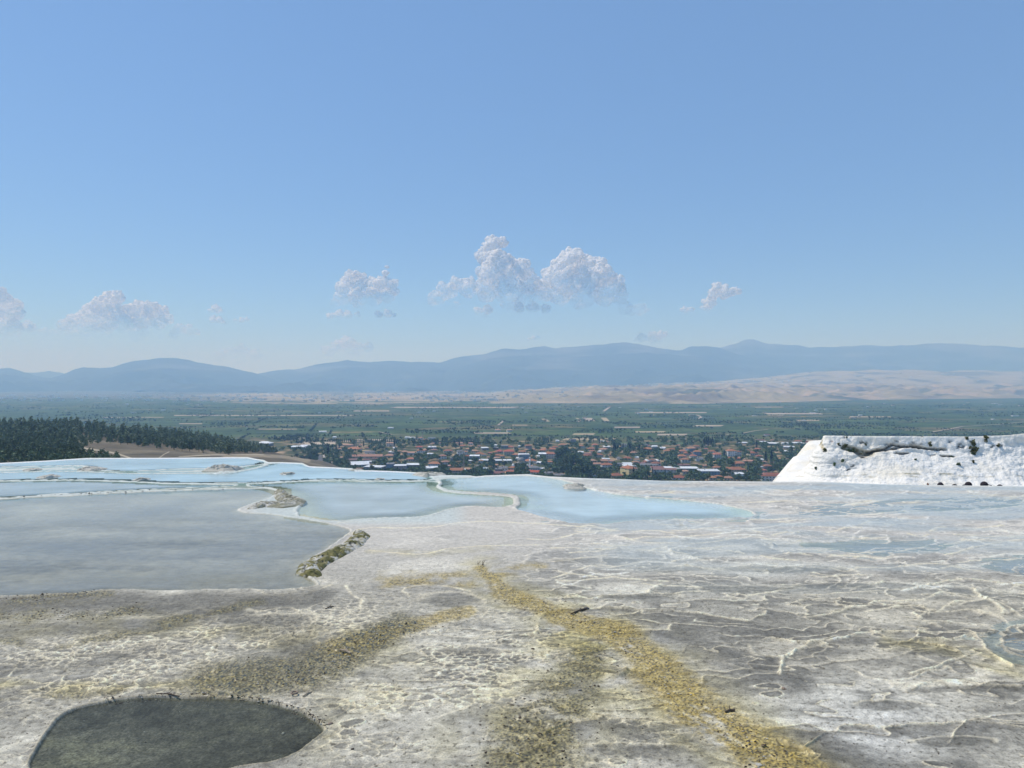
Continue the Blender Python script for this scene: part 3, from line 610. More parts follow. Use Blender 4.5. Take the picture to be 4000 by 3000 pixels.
def on_cliff(u, v):
    d = np.hypot(CL[:, 3]-u, CL[:, 4]-v); i = int(np.argmin(d)); return CL[i, :3]

# ---------------------------------------------------------------- leafy meshes
def leaf_cloud(n, fn, size, seed, tri=False):
    """n small leaf clumps placed by fn(rng) -> (x, y, z)"""
    r = np.random.RandomState(seed); P = fn(r, n); s = size*(0.6+.8*r.rand(n))[:, None]
    a = r.randn(n, 3); a /= np.linalg.norm(a, axis=1)[:, None]; b = r.randn(n, 3); b = np.cross(a, b); b /= np.linalg.norm(b, axis=1)[:, None]
    if tri: Vv = np.stack([P-a*s*.6-b*s*.4, P+a*s*.6-b*s*.4, P+b*s*.8], 1); k = 3
    else: Vv = np.stack([P-a*s*.5-b*s*.5, P+a*s*.5-b*s*.4, P+a*s*.4+b*s*.5, P-a*s*.45+b*s*.4], 1); k = 4
    return Vv.reshape(-1, 3), np.arange(n*k).reshape(n, k)
def clumps(r, n, cs):           # points on the skins of a set of lobes (x, y, z, radius)
    cs = np.array(cs); i = r.choice(len(cs), n, p=cs[:, 3]**2/np.sum(cs[:, 3]**2)); d = r.randn(n, 3); d /= np.linalg.norm(d, axis=1)[:, None]
    rad = cs[i, 3]*(.55+.5*r.rand(n)**.5); return cs[i, :3]+d*rad[:, None]*np.array([1, 1, .85])
def pine_template(seed, h=8.0):
    r = np.random.RandomState(seed); lobes = []
    z = h*.28
    while z < h*.97:
        w = (1-(z/h))**.7*h*.235+.18
        for k in range(r.randint(3, 6)):
            a = r.rand()*6.28; q_ = w*(.35+.5*r.rand()); lobes.append((q_*math.cos(a), q_*math.sin(a), z+r.uniform(-.3, .3), w*.42+.12))
        z += h*.085*r.uniform(.8, 1.3)
    V_, F_ = leaf_cloud(460, lambda rr, n: clumps(rr, n, lobes), .44, seed+1)
    cr = new_mesh('pine_crown', V_, F_, [M['pine']])
    mb = MB(); mb.tube((0, 0, -.5), (r.uniform(-.1, .1), 0, h*.55), .17, .1, 6); mb.tube((0, 0, h*.5), (.05, .05, h*.9), .1, .03, 5)
    for k in range(4):
        a = r.rand()*6.28; mb.tube((0, 0, h*(.3+.12*k)), (math.cos(a)*h*.15, math.sin(a)*h*.15, h*(.34+.12*k)), .05, .02, 4)
    return cr, mb.mesh('pine_trunk', [M['bark']])
def broad_template(seed, m='leaf'):
    r = np.random.RandomState(seed); lobes = []
    for k in range(11):
        a = r.rand()*6.28; q_ = r.rand()**.6*1.9; lobes.append((q_*math.cos(a), q_*math.sin(a), 3.9+r.uniform(-1.3, 1.9)*(1-q_/3.2), r.uniform(.8, 1.35)))
    V_, F_ = leaf_cloud(560, lambda rr, n: clumps(rr, n, lobes), .5, seed+1)
    cr = new_mesh('tree_crown', V_, F_, [M[m]])
    mb = MB(); mb.tube((0, 0, -.4), (0, .1, 3.0), .24, .16, 6)
    for k in range(5):
        a = k*1.26; mb.tube((0, .1, 2.4), (math.cos(a)*1.3, math.sin(a)*1.3, 4.2+.3*k % 1), .11, .03, 4)
    return cr, mb.mesh('tree_trunk', [M['bark']])
def cypress_template(seed):
    r = np.random.RandomState(seed)
    def fn(rr, n):
        z = rr.rand(n)**.8*9.6+.35; w = 1.05*np.sin(np.clip(z/10, 0, 1)**.55*np.pi)**.8*(1-.25*z/10)+.05; a = rr.rand(n)*6.28; q_ = w*(.7+.35*rr.rand(n)); return np.stack([q_*np.cos(a), q_*np.sin(a), z], -1)
    V_, F_ = leaf_cloud(330, fn, .55, seed+1); cr = new_mesh('cypress_crown', V_, F_, [M['cypress']])
    mb = MB(); mb.tube((0, 0, -.4), (0, 0, 6), .16, .06, 5); return cr, mb.mesh('cypress_trunk', [M['bark']])
PT = [pine_template(200+i*3) for i in range(5)]; BT = [broad_template(300+i*3) for i in range(5)]; BL = [broad_template(350+i*3, 'leaf_light') for i in range(2)]; CT = [cypress_template(400+i*3) for i in range(3)]
def tree(name, tpl, loc, s, label, cat, group, sz=None):
    o = obj(name, None, loc=loc, rz=random.uniform(0, 6.28), sc=(s, s, sz or s), label=label, cat=cat, group=group)
    obj('crown', tpl[0], o); obj('trunk', tpl[1], o); return o
def tree_mass(name, pts, tpls, label, m, keep=60, cat='trees'):
    """many trees too far off or too many to pick apart, joined"""
    Vs = []; Fs = []; b = 0; r = np.random.RandomState(5)
    for (x, y, z, s) in pts:
        cr = tpls[r.randint(len(tpls))][0]
        if not hasattr(tree_mass, 'c'): tree_mass.c = {}
        if cr.name not in tree_mass.c:
            a = np.empty(len(cr.vertices)*3, np.float32); cr.vertices.foreach_get('co', a); tree_mass.c[cr.name] = a.reshape(-1, 4, 3)
        A = tree_mass.c[cr.name]; idx = r.choice(len(A), keep, replace=False); Q = A[idx].copy()
        c = Q.mean(1, keepdims=True); Q = c+(Q-c)*math.sqrt(len(A)/keep)*.8
        a = r.rand()*6.28; ca, sa = math.cos(a), math.sin(a); Q = Q.reshape(-1, 3); Q = np.stack([Q[:, 0]*ca-Q[:, 1]*sa, Q[:, 0]*sa+Q[:, 1]*ca, Q[:, 2]], -1)*s+np.array([x, y, z])
        Vs.append(Q); Fs.append(np.arange(len(Q)).reshape(-1, 4)+b); b += len(Q)
    return obj(name, new_mesh(name, np.concatenate(Vs), np.concatenate(Fs), [M[m]]), label=label, cat=cat, kind='stuff')

# ---------------------------------------------------------------- pine-covered hill on the left
CREST = [(-1500,1668,650,-36),(-400,1664,690,-36),(0,1664,720,-36),(200,1663,740,-36),(370,1668,760,-38),(500,1684,780,-40),(640,1694,800,-44),(800,1714,830,-50),(950,1742,870,-60),(1050,1764,900,-75),(1150,1786,980,-95),(1260,1800,1090,-118),(1330,1822,1150,-131),(1500,1850,1200,-133)]
def crest(u): return np.interp(u, [p[0] for p in CREST], [p[1] for p in CREST]), np.interp(u, [p[0] for p in CREST], [p[2] for p in CREST])
Y0 = 230.0
def hill_pt(u, t):              # t 0 near foot .. 1 crest
    vc, yc = crest(u); vn = np.interp(u, [-1500, 0, 500, 1000, 1250, 1500], [1850, 1850, 1835, 1830, 1860, 1900])
    y = Y0+(yc-Y0)*t; v = vn+(vc-vn)*t**.8
    x = (u-2000)/F*y; z = CH-(v-1500)/F*y
    return x, y, np.maximum(z, VZ-3)
hu = np.concatenate([np.linspace(-1500, -210, 30), np.linspace(-200, 1400, 620), [1450, 1500]]); ht = np.concatenate([np.linspace(0, .1, 8), np.linspace(.11, 1, 190)])
HU, HT = np.meshgrid(hu, ht); hx, hy, hz = hill_pt(HU, HT)
hz = hz+1.3*fbm(hx*.02, hy*.02, 4, 61)*np.clip(HT*4, 0, 1)
bx, by, bz = [], [], []
for e in (12, 30, 60, 110, 180, 300, 460):
    yy = hy[-1]+e; bx.append(hx[-1]/hy[-1]*yy); by.append(yy); bz.append(np.maximum(hz[-1]-e*.20-e*e*.0006, VZ-3))
pre_x, pre_y, pre_z = [], [], []
for e in (-70, -35):
    yy = hy[0]+e; pre_x.append(hx[0]/hy[0]*yy); pre_y.append(yy); pre_z.append(hz[0]+e*1.2)
HX = np.vstack([pre_x, hx, bx]); HY = np.vstack([pre_y, hy, by]); HZ = np.vstack([pre_z, hz, bz])
HU2 = 2000+HX/HY*F; HV2 = 1500+(CH-HZ)/HY*F
Ch = np.ones(HX.shape+(3,))*np.array([.15, .12, .075]); Ch = mixc(Ch, (.25, .205, .135), sm(.0, .5, fbm(HX*.012, HY*.012, 4, 63)))
Ch = mixc(Ch, (.07, .065, .04), sm(.05, .5, fbm(HX*.03, HY*.03, 4, 64))*.7)
for P, w in (([(430,1680),(470,1672),(500,1676),(510,1690)], 24), ([(880,1786),(1000,1778),(1130,1786),(1200,1800)], 16), ([(270,1660),(290,1662)], 12)):
    d, _ = seg_dist(HU2, HV2*2, [(a, b*2) for a, b in P]); Ch = mixc(Ch, (.36, .29, .19), (1-sm(.4, 1.2, d/w))*.9)
for P, w in (([(247,1725),(262,1733),(300,1742),(340,1752),(390,1760),(430,1766),(470,1776),(512,1790)], 3.6), ([(620,1790),(640,1775),(660,1765)], 1.8), ([(700,1784),(780,1779),(860,1776),(950,1775),(1030,1776)], 2.0),
             ([(0,1665),(60,1665),(200,1663)], 1.2)):
    d, _ = seg_dist(HU2, HV2*1.4, [(a, b*1.4) for a, b in P]); Ch = mixc(Ch, (.52, .44, .32), (1-sm(.6, 1.3, d/w)))
me = new_mesh('pine_hill', np.stack([HX, HY, HZ], -1).reshape(-1, 3), grid_faces(*HX.shape), [M['hill']], True); set_col(me, 'col', Ch); obj('hill', me, kind='structure')
pines = []
tries = 0
rr = np.random.RandomState(11)
NT = 60000; pu = rr.uniform(-160, 1100, NT); pt_ = rr.uniform(.02, 1.0, NT); hX, hY, hZ = hill_pt(pu, pt_); hV = 1500+(CH-hZ)/hY*F; hN = perlin(hX*.03, hY*.03, 66); cellmap = {}
for k_ in range(NT):
    if len(pines) >= 2300: break
    u, v, x, y, z = float(pu[k_]), float(hV[k_]), float(hX[k_]), float(hY[k_]), float(hZ[k_])
    if v > 1822: continue
    # clearings, tracks and open slope
    low = np.interp(u, [-200, 240, 330, 400, 450, 560, 650, 760, 850, 1000, 1050], [1840, 1840, 1741, 1726, 1729, 1734, 1740, 1748, 1758, 1770, 1776])
    near = v > np.interp(u, [240, 300, 400, 470, 520], [1772, 1786, 1802, 1808, 1830])
    if u > 235 and v > low+rr.uniform(-8, 6)+(11 if u > 540 else 3) and not (near and u < 462): continue
    if 410 < u < 520 and 1664 < v < 1694 and rr.rand() < .9: continue
    if u > 900 and v > 1772: continue
    if rr.rand() > .55+.9*hN[k_]+(.6 if u < 300 else 0): continue
    sp_ = float(np.interp(y, [300, 700], [3.6, 5.6])) if u < 462 and (u < 300 or near) else 6.6
    ck = (int(x//8.5), int(y//8.5))
    if any((x-a)**2+(y-b)**2 < sp_*sp_ for dx in (-1, 0, 1) for dy in (-1, 0, 1) for a, b in cellmap.get((ck[0]+dx, ck[1]+dy), ())): continue
    cellmap.setdefault(ck, []).append((x, y)); pines.append((x, y, z-.3, rr.uniform(.78, 1.3)*float(np.interp(y, [250, 330, 740], [.60, .68, 1.12])), u, v))
pines.sort(key=lambda p: p[1]/p[3])
inview = [p for p in pines if -30 < p[4]]
vis = [p for p in inview if p[5] < 1812]
front = vis[:300]; fs = set(id(p) for p in front); rest = [p for p in pines if id(p) not in fs]
for i, (x, y, z, s, u, v) in enumerate(front):
    lab = ('tall dark pine in the dense wood on the slope left of the dirt track' if u < 300 else 'dark pine on the wooded slope above the winding dirt track' if u < 620 else 'scattered dark pine on the open brown slope at the end of the wooded hill')
    tree('pine_tree', PT[i % 5], (x, y, z), s, lab, 'pine tree', 'pines in the dense wood' if u < 300 else 'pines above the dirt track' if u < 620 else 'pines on the open brown slope')
tree_mass('pine_wood', [p[:4] for p in rest], PT, 'dark pine wood covering the top of the hill beyond the pools', 'pine', 80, 'pine wood')

# ---------------------------------------------------------------- valley floor, fields
fm = bpy.data.materials.new('valley_fields'); fm.use_nodes = True; nt = fm.node_tree; N = nt.nodes; L = nt.links
b = N['Principled BSDF']; b.inputs['Roughness'].default_value = .95; b.inputs['Specular IOR Level'].default_value = .1
geo = N.new('ShaderNodeNewGeometry')
wob = N.new('ShaderNodeTexNoise'); wob.inputs['Scale'].default_value = .0012; L.new(geo.outputs['Position'], wob.inputs['Vector'])
vm = N.new('ShaderNodeVectorMath'); vm.operation = 'MULTIPLY_ADD'; L.new(wob.outputs['Color'], vm.inputs[0]); vm.inputs[1].default_value = (160, 160, 0); L.new(geo.outputs['Position'], vm.inputs[2])
def cells(rot, sx, sy, seed):
    mp = N.new('ShaderNodeMapping'); mp.inputs['Rotation'].default_value = (0, 0, rot); mp.inputs['Scale'].default_value = (1/sx, 1/sy, 1); mp.inputs['Location'].default_value = (seed, seed*.7, 0); L.new(vm.outputs[0], mp.inputs['Vector'])
    vo = N.new('ShaderNodeTexVoronoi'); vo.voronoi_dimensions = '2D'; vo.distance = 'CHEBYCHEV'; vo.inputs['Randomness'].default_value = .7; vo.inputs['Scale'].default_value = 1; L.new(mp.outputs[0], vo.inputs['Vector']); return vo
def ramp(src, stops, const=True):
    r = N.new('ShaderNodeValToRGB'); r.color_ramp.interpolation = 'CONSTANT' if const else 'LINEAR'; e = r.color_ramp.elements
    e[0].position = stops[0][0]; e[0].color = (*stops[0][1], 1); e[1].position = stops[1][0]; e[1].color = (*stops[1][1], 1)
    for p_, c_ in stops[2:]: q_ = e.new(p_); q_.color = (*c_, 1)
    L.new(src, r.inputs[0]); return r.outputs[0]
def sepx(vo):
    s_ = N.new('ShaderNodeSeparateColor'); L.new(vo.outputs['Color'], s_.inputs[0]); return s_
c1 = sepx(cells(.25, 330, 150, 3.1)); c2 = sepx(cells(-.2, 120, 60, 9.7))
base_ = ramp(c1.outputs[0], [(0, (.035, .075, .03)), (.22, (.05, .10, .038)), (.45, (.042, .08, .035)), (.6, (.07, .125, .048)), (.78, (.055, .10, .042)), (.93, (.14, .13, .075))])
det_ = ramp(c2.outputs[1], [(0, (.03, .065, .026)), (.3, (.07, .13, .048)), (.55, (.042, .085, .034)), (.75, (.10, .15, .06)), (.90, (.16, .14, .09)), (.97, (.33, .28, .19))])
mx = N.new('ShaderNodeMix'); mx.data_type = 'RGBA'; mx.inputs[0].default_value = .45; L.new(base_, mx.inputs[6]); L.new(det_, mx.inputs[7])
ns = N.new('ShaderNodeTexNoise'); ns.inputs['Scale'].default_value = .03; ns.inputs['Detail'].default_value = 6; L.new(geo.outputs['Position'], ns.inputs['Vector'])
mr = N.new('ShaderNodeMapRange'); mr.inputs[1].default_value = .4; mr.inputs[2].default_value = .65; mr.inputs[3].default_value = 0; mr.inputs[4].default_value = .75; L.new(ns.outputs[0], mr.inputs[0])
m2 = N.new('ShaderNodeMix'); m2.data_type = 'RGBA'; L.new(mr.outputs[0], m2.inputs[0]); L.new(mx.outputs[2], m2.inputs[6]); m2.inputs[7].default_value = (.018, .033, .016, 1)
# dry village ground near the houses, by vertex colour mask
at_ = N.new('ShaderNodeAttribute'); at_.attribute_name = 'town'; m3 = N.new('ShaderNodeMix'); m3.data_type = 'RGBA'; L.new(at_.outputs['Fac'], m3.inputs[0]); L.new(m2.outputs[2], m3.inputs[6])
tw = ramp(ns.outputs[0], [(0, (.03, .045, .02)), (.5, (.05, .07, .03)), (.58, (.16, .14, .10)), (.66, (.3, .26, .2))], False); L.new(tw, m3.inputs[7])
m4 = N.new('ShaderNodeMix'); m4.data_type = 'RGBA'; m4.blend_type = 'MULTIPLY'; m4.inputs[0].default_value = 1; m4.inputs[7].default_value = (1.40, 1.18, .92, 1); L.new(m3.outputs[2], m4.inputs[6]); L.new(m4.outputs[2], b.inputs['Base Color']); M['fields'] = fm
vx = np.linspace(-27000, 27000, 300); vy = np.concatenate([np.linspace(-2000, 900, 6), np.linspace(950, 2600, 110), np.linspace(2700, 23500, 60)])
VX, VY = np.meshgrid(vx, vy); Uq = 2000+VX/np.maximum(VY, 10)*F
town = sm(1900, 1550, VY)*(VY > 300)
me = new_mesh('valley_floor', np.stack([VX, VY, np.full(VX.shape, VZ)], -1).reshape(-1, 3), grid_faces(*VX.shape), [fm]); set_f(me, 'town', town); obj('valley_floor', me, kind='structure')
def vpt(u, v, z=VZ): return gnd(u, v, z)
# pale fields, tracks and river bed drawn as thin sheets on the valley floor
def sheet(name, P, m, dz, label=None):
    G = [vpt(*p) for p in P]; mb = MB(); mb.add([(x, y, VZ+dz) for x, y in G], [tuple(range(len(G)))])
    me = mb.mesh(name, [M[m]])
    if me.polygons[0].normal.z < 0: me.flip_normals()
    return obj(name, me, kind='structure')
M['straw'] = mat('straw_field', (.42, .34, .21), .95, n1=(.02, (.34, .27, .17), .4, .7)); M['green_a'] = mat('bright_field', (.085, .13, .045), .95, n1=(.02, (.06, .1, .04), .4, .7))
M['green_b'] = mat('mid_field', (.05, .085, .035), .95, n1=(.02, (.035, .06, .03), .4, .7)); M['pale_soil'] = mat('pale_soil', (.46, .38, .28), .95, n1=(.01, (.33, .27, .2), .4, .7))
for i, (u0, v0, u1, v1, sh, m) in enumerate([(2193,1712,2400,1720,18,'straw'),(2235,1693,2318,1699,8,'straw'),(2770,1740,2800,1744,10,'straw'),(2565,1695,2680,1701,6,'pale_soil'),(2480,1685,2600,1690,0,'straw'),(2705,1661,2815,1666,14,'pale_soil'),
        (2360,1632,2382,1645,-14,'straw'),(2128,1636,2148,1647,-14,'straw'),(2290,1633,2325,1645,-14,'pale_soil'),(2500,1632,2620,1640,8,'green_a'),(2600,1645,2740,1650,8,'green_b'),(2160,1640,2280,1648,-10,'green_a'),(2480,1610,2760,1614,0,'pale_soil'),
        (3000,1614,3220,1619,-20,'pale_soil'),(2950,1590,3060,1592,0,'straw'),(3110,1640,3200,1645,0,'straw'),(3320,1627,3480,1631,0,'straw'),(1420,1717,1560,1722,-60,'pale_soil'),(1160,1728,1310,1738,0,'pale_soil'),(1300,1722,1430,1728,-30,'straw'),(1860,1690,2000,1695,-20,'pale_soil'),
        (880,1712,930,1717,-10,'green_a'),(400,1630,640,1632,0,'pale_soil'),(680,1622,1380,1625,0,'pale_soil'),(1380,1604,1520,1608,0,'pale_soil'),(1520,1590,2000,1594,30,'pale_soil'),(1000,1676,1160,1679,0,'straw'),(700,1655,790,1658,0,'pale_soil'),
        (2730,1712,2830,1724,60,'green_a'),(2400,1730,2700,1738,0,'green_a'),(3130,1720,3190,1724,0,'pale_soil'),(3000,1622,3060,1624,0,'straw'),(2700,1628,2800,1640,-14,'green_b'),(2000,1660,2060,1664,0,'straw'),(2400,1668,2500,1673,0,'pale_soil'),(1000,1690,1260,1694,0,'green_b'),(3720,1610,4100,1614,0,'green_b')]):
    sheet('field', [(u0, v1), (u1, v1), (u1+sh, v0), (u0+sh, v0)], m, .25+.03*i)
def ribbon(name, pts, w, m, z0=VZ, dz=.12, kind='structure'):
    Vv = []; Ff = []
    for i, (x, y) in enumerate(pts):
        a = pts[max(0, i-1)]; c_ = pts[min(len(pts)-1, i+1)]; d = np.array([c_[0]-a[0], c_[1]-a[1]]); d /= np.linalg.norm(d); n_ = np.array([-d[1], d[0]])*w/2
        Vv += [(x-n_[0], y-n_[1], z0+dz), (x+n_[0], y+n_[1], z0+dz)]
        if i: Ff.append((2*i-2, 2*i, 2*i+1, 2*i-1))
    me = new_mesh(name, Vv, Ff, [M[m]])
    if me.polygons[0].normal.z < 0: me.flip_normals()
    return obj(name, me, kind=kind)
for P, w in (([(3640,1690),(3700,1680),(3760,1668),(3900,1660),(4000,1650)], 7), ([(2800,1710),(2822,1704),(2850,1700)], 7), ([(2358,1608),(2372,1598),(2383,1590)], 14), ([(1945,1663),(1960,1652),(1966,1645)], 8), ([(2256,1650),(2270,1642),(2250,1635)], 9),
             ([(1480,1690),(1530,1700),(1600,1703)], 6), ([(2730,1637),(2740,1630),(2720,1622)], 10), ([(2900,1695),(2950,1685),(3000,1680)], 6)):
    ribbon('farm_track', [vpt(*p) for p in P], w, 'pale_soil', dz=2.0)
# the avenue running into the village
rd = [vpt(1268,1905), vpt(1262,1840), vpt(1253,1812), vpt(1243,1790), vpt(1240,1778)]
ribbon('road', rd, 15, 'asphalt', dz=.3)
ribbon('pavement', [(x+12.0, y) for x, y in rd], 5, 'kerb', dz=.45); ribbon('pavement', [(x-10.5, y) for x, y in rd], 3, 'kerb', dz=.45)
ribbon('verge', [(x+17.5, y) for x, y in rd], 5, 'dirt', dz=.35)
# ---------------------------------------------------------------- dry eroded hills, the city, the far mountains
def relief(name, u0, u1, nu, ys, zfun, cfun, m, label=None):
    uu = np.linspace(u0, u1, nu); yy = np.array(ys); UU, YY = np.meshgrid(uu, yy); XX = (UU-2000)/F*YY
    ZZ = zfun(UU, XX, YY); CC = cfun(UU, XX, YY, ZZ)
    me = new_mesh(name, np.stack([XX, YY, ZZ], -1).reshape(-1, 3), grid_faces(*XX.shape), [M[m]], True); set_col(me, 'col', np.clip(CC, .01, .8))
    return obj(name, me, kind='structure')
def zline(U, Y, pts):           # height that puts a skyline at row v at distance Y
    v = np.interp(U, [p[0] for p in pts], [p[1] for p in pts]); return CH-(v-1500)/F*Y
BN = [(-900,1562),(0,1561),(600,1560),(880,1578),(1000,1580),(1500,1584),(2000,1576),(2400,1575),(2700,1578),(3100,1570),(3400,1562),(4000,1555),(4900,1550)]   # foot
BT_ = [(-900,1556),(0,1554),(300,1556),(880,1562),(1000,1560),(1400,1545),(1900,1545),(2000,1534),(2300,1520),(2600,1514),(2900,1510),(3200,1512),(3500,1508),(4000,1505),(4900,1500)]
def zb(U, X, Y):
    vf = np.interp(U, *zip(*BN)); yf = (CH-VZ)*F/(vf-1500)
    s = (Y-yf)/3400.0
    rise = np.maximum(zline(U, yf+3400, BT_)-VZ, 3)
    n = ridged(X*.0011+.3*fbm(X*.002, Y*.002, 2, 5), Y*.0016, 5, 201); n2 = fbm(X*.0004, Y*.0006, 3, 207); g = ridged(X*.0045, Y*.0028, 3, 211)
    prof = np.clip(s, 0, 1)**.62
    z = VZ-1+rise*prof*(.85+.35*n2)+np.minimum(rise, 95)*sm(0, .25, s)*(n-.55)*1.25+np.minimum(rise, 70)*sm(0, .08, s)*(g-.5)*.6
    return np.where(s < 0, VZ-4+s*20, z)
def cb(U, X, Y, Z):
    C = np.ones(X.shape+(3,))*np.array([.32, .275, .165]); n = fbm(X*.0012, Y*.0018, 4, 221)
    C = mixc(C, (.42, .33, .22), sm(.0, .35, n)); C = mixc(C, (.14, .115, .095), sm(.02, .4, -n)*.8)
    C = mixc(C, (.07, .085, .05), sm(.25, .35, fbm(X*.0016+9, Y*.002, 3, 223))*.8)
    lf = sm(1100, 500, U); C = mixc(C, (.07, .08, .05), lf*.8); return C
relief('barren_hills', -900, 4900, 720, np.concatenate([np.linspace(3900, 9500, 240), np.linspace(9600, 11500, 20)]), zb, cb, 'barren')
# middle hills rising to the right, patched with fields and settlements
MT = [(-900,1560),(0,1556),(150,1553),(330,1554),(450,1558),(530,1566),(600,1562),(700,1556),(780,1550),(900,1552),(1100,1556),(1400,1548),(1800,1530),(2200,1512),(2600,1496),(2800,1488),(3000,1470),(3200,1452),(3500,1444),(3800,1448),(4200,1452),(4900,1450)]
def zm(U, X, Y):
    s = (Y-7800)/4200.0; top = zline(U, 12000, MT); n = fbm(X*.0007, Y*.0007, 5, 231); r_ = ridged(X*.0009, Y*.0012, 4, 233)
    rise = np.maximum(top-VZ, 20)
    return VZ-5+rise*np.clip(s, 0, 1)**1.1*(1+.0*n)+np.clip(s*3, 0, 1)*(n*28+(r_-.6)*np.minimum(rise, 130)*.30)-np.maximum(s-1, 0)*2500*.25
def cm(U, X, Y, Z):
    C = np.ones(X.shape+(3,))*np.array([.09, .10, .075]); n = fbm(X*.0008+3, Y*.0011, 4, 241)
    C = mixc(C, (.37, .32, .21), sm(-.25, .25, n+.25*sm(1800, 3200, U)-.55*sm(1700, 900, U))*.85); C = mixc(C, (.05, .065, .045), sm(.1, .4, fbm(X*.002, Y*.002, 3, 243))*.8); return C
relief('middle_hills', -900, 4900, 560, np.linspace(7600, 12600, 150), zm, cm, 'barren')
K = 1.8083
def sky_line(P): return [(a*K, b*K) for a, b in P]
RL = sky_line([(-500,790),(-300,770),(-120,782),(0,797),(20,797),(60,806),(100,815),(112,817),(140,806),(180,793),(215,795),(240,794),(285,781),(330,775),(350,773),(385,774),(440,785),(500,795),(545,804),(570,812),(620,826),(700,838),(900,845)])
RC = sky_line([(380,850),(470,836),(520,822),(560,807),(600,799),(650,796),(700,785),(750,778),(800,782),(850,779),(900,781),(950,783),(1000,770),(1050,764),(1085,752),(1125,755),(1160,749),(1175,747),(1200,752),(1260,747),(1300,744),(1350,739),(1380,743),(1430,752),(1455,756),(1470,757),(1490,749),(1520,748),(1550,751),(1580,760),(1610,770),(1640,781),(1680,792),(1750,805),(1900,830)])
RR = sky_line([(1100,790),(1300,770),(1480,765),(1560,750),(1590,742),(1600,738),(1612,734),(1628,733),(1645,739),(1660,743),(1700,744),(1750,750),(1800,750),(1840,747),(1880,745),(1920,748),(1950,746),(1980,745),(2000,743),(2030,741),(2060,742),(2120,746),(2170,748),(2212,750),(2350,742),(2500,760),(2700,770)])
RF = sky_line([(600,850),(760,838),(850,826),(900,806),(935,797),(960,800),(1000,790),(1060,775),(1130,767),(1200,772),(1290,768),(1400,762),(1500,770),(1620,800),(1700,812),(1900,830)])
R0 = sky_line([(-300,800),(0,806),(80,804),(105,802),(130,806),(160,812),(300,830),(500,840)])
def mountain(name, line, Yc, depth, seed, amp, u0, u1, base=VZ-20):
    def zf(U, X, Y):
        s = (Y-(Yc-depth))/depth; top = zline(U, Yc, line)+34*fbm(U*.011+seed, U*0+seed, 4, seed+5, .6)
        n = ridged(X*.00032+seed, Y*.00042, 5, seed); n2 = fbm(X*.0011, Y*.0011, 4, seed+3)
        prof = np.clip(s, 0, 1)**1.25
        front = base+(top-base)*prof
        z = front+(1-np.abs(np.clip(s, 0, 1.4)-.55)*1.1).clip(0, 1)*np.where(s < 1, 1-s, 0)*(n-.62)*amp*2.6+18*n2*np.clip(s*4, 0, 1)
        return np.where(s > 1, top-(s-1)*depth*.8+10*n2, z)
    def cf(U, X, Y, Z):
        C = np.ones(X.shape+(3,))*np.array([.035, .05, .045]); n = fbm(X*.0006, Y*.0006+Z*.003, 4, seed+9)
        C = mixc(C, (.15, .155, .15), sm(.0, .4, n+(Z-500)/1700)*.8); return C
    relief(name, u0, u1, 420, np.concatenate([np.linspace(Yc-depth, Yc, 60), np.linspace(Yc+60, Yc+1400, 10)]), zf, cf, 'mountain')
mountain('mountain_range', RL, 13500, 3000, 301, 330, -1100, 1900)
mountain('mountain_range', RF, 13900, 2800, 331, 330, 900, 3700)
mountain('mountain_range', RC, 15000, 2900, 311, 420, 500, 3700)
mountain('mountain_range', RR, 16800, 3200, 321, 420, 2000, 5000)
mountain('mountain_range', R0, 17300, 2400, 341, 100, -500, 1100)

# ---------------------------------------------------------------- air
m = bpy.data.materials.new('air_haze'); m.use_nodes = True; nt = m.node_tree; nt.nodes.remove(nt.nodes['Principled BSDF'])
pv = nt.nodes.new('ShaderNodeVolumePrincipled'); pv.inputs['Color'].default_value = (.34, .60, 1.0, 1); pv.inputs['Absorption Color'].default_value = (1, 1, 1, 1)
pv.inputs['Density'].default_value = 1.3e-4; pv.inputs['Anisotropy'].default_value = 0.1
nt.links.new(pv.outputs[0], nt.nodes['Material Output'].inputs['Volume'])
mb = MB(); mb.box(-29000, 29000, -2500, 25500, VZ-10, 1110); o = obj('haze', mb.mesh('haze', [m]), kind='stuff', label='pale blue summer haze over the valley and the mountains', cat='haze')

# ---------------------------------------------------------------- clouds
cm_ = bpy.data.materials.new('cumulus'); cm_.use_nodes = True; nt = cm_.node_tree; N = nt.nodes; L = nt.links; N.remove(N['Principled BSDF'])
di = N.new('ShaderNodeBsdfPrincipled'); di.inputs['Base Color'].default_value = (1, 1, 1, 1); di.inputs['Roughness'].default_value = 1; di.inputs['Specular IOR Level'].default_value = 0
di.inputs['Subsurface Weight'].default_value = .0; di.inputs['Subsurface Radius'].default_value = (1, 1, 1); di.inputs['Subsurface Scale'].default_value = 900; ad = di
tr = N.new('ShaderNodeBsdfTransparent'); mxs = N.new('ShaderNodeMixShader'); tl = N.new('ShaderNodeBsdfTranslucent'); tl.inputs[0].default_value = (1, 1, 1, 1); am = N.new('ShaderNodeMixShader'); am.inputs[0].default_value = .5; L.new(di.outputs[0], am.inputs[1]); L.new(tl.outputs[0], am.inputs[2]); ad = am
at_ = N.new('ShaderNodeAttribute'); at_.attribute_name = 'dens'
lw = N.new('ShaderNodeLayerWeight'); lw.inputs[0].default_value = .5; mr = N.new('ShaderNodeMapRange'); mr.inputs[1].default_value = .4; mr.inputs[2].default_value = .98; mr.inputs[3].default_value = .92; mr.inputs[4].default_value = 0; L.new(lw.outputs['Facing'], mr.inputs[0])
tx = N.new('ShaderNodeTexNoise'); tx.inputs['Scale'].default_value = .0022; tx.inputs['Detail'].default_value = 5; geo = N.new('ShaderNodeNewGeometry'); L.new(geo.outputs['Position'], tx.inputs['Vector'])
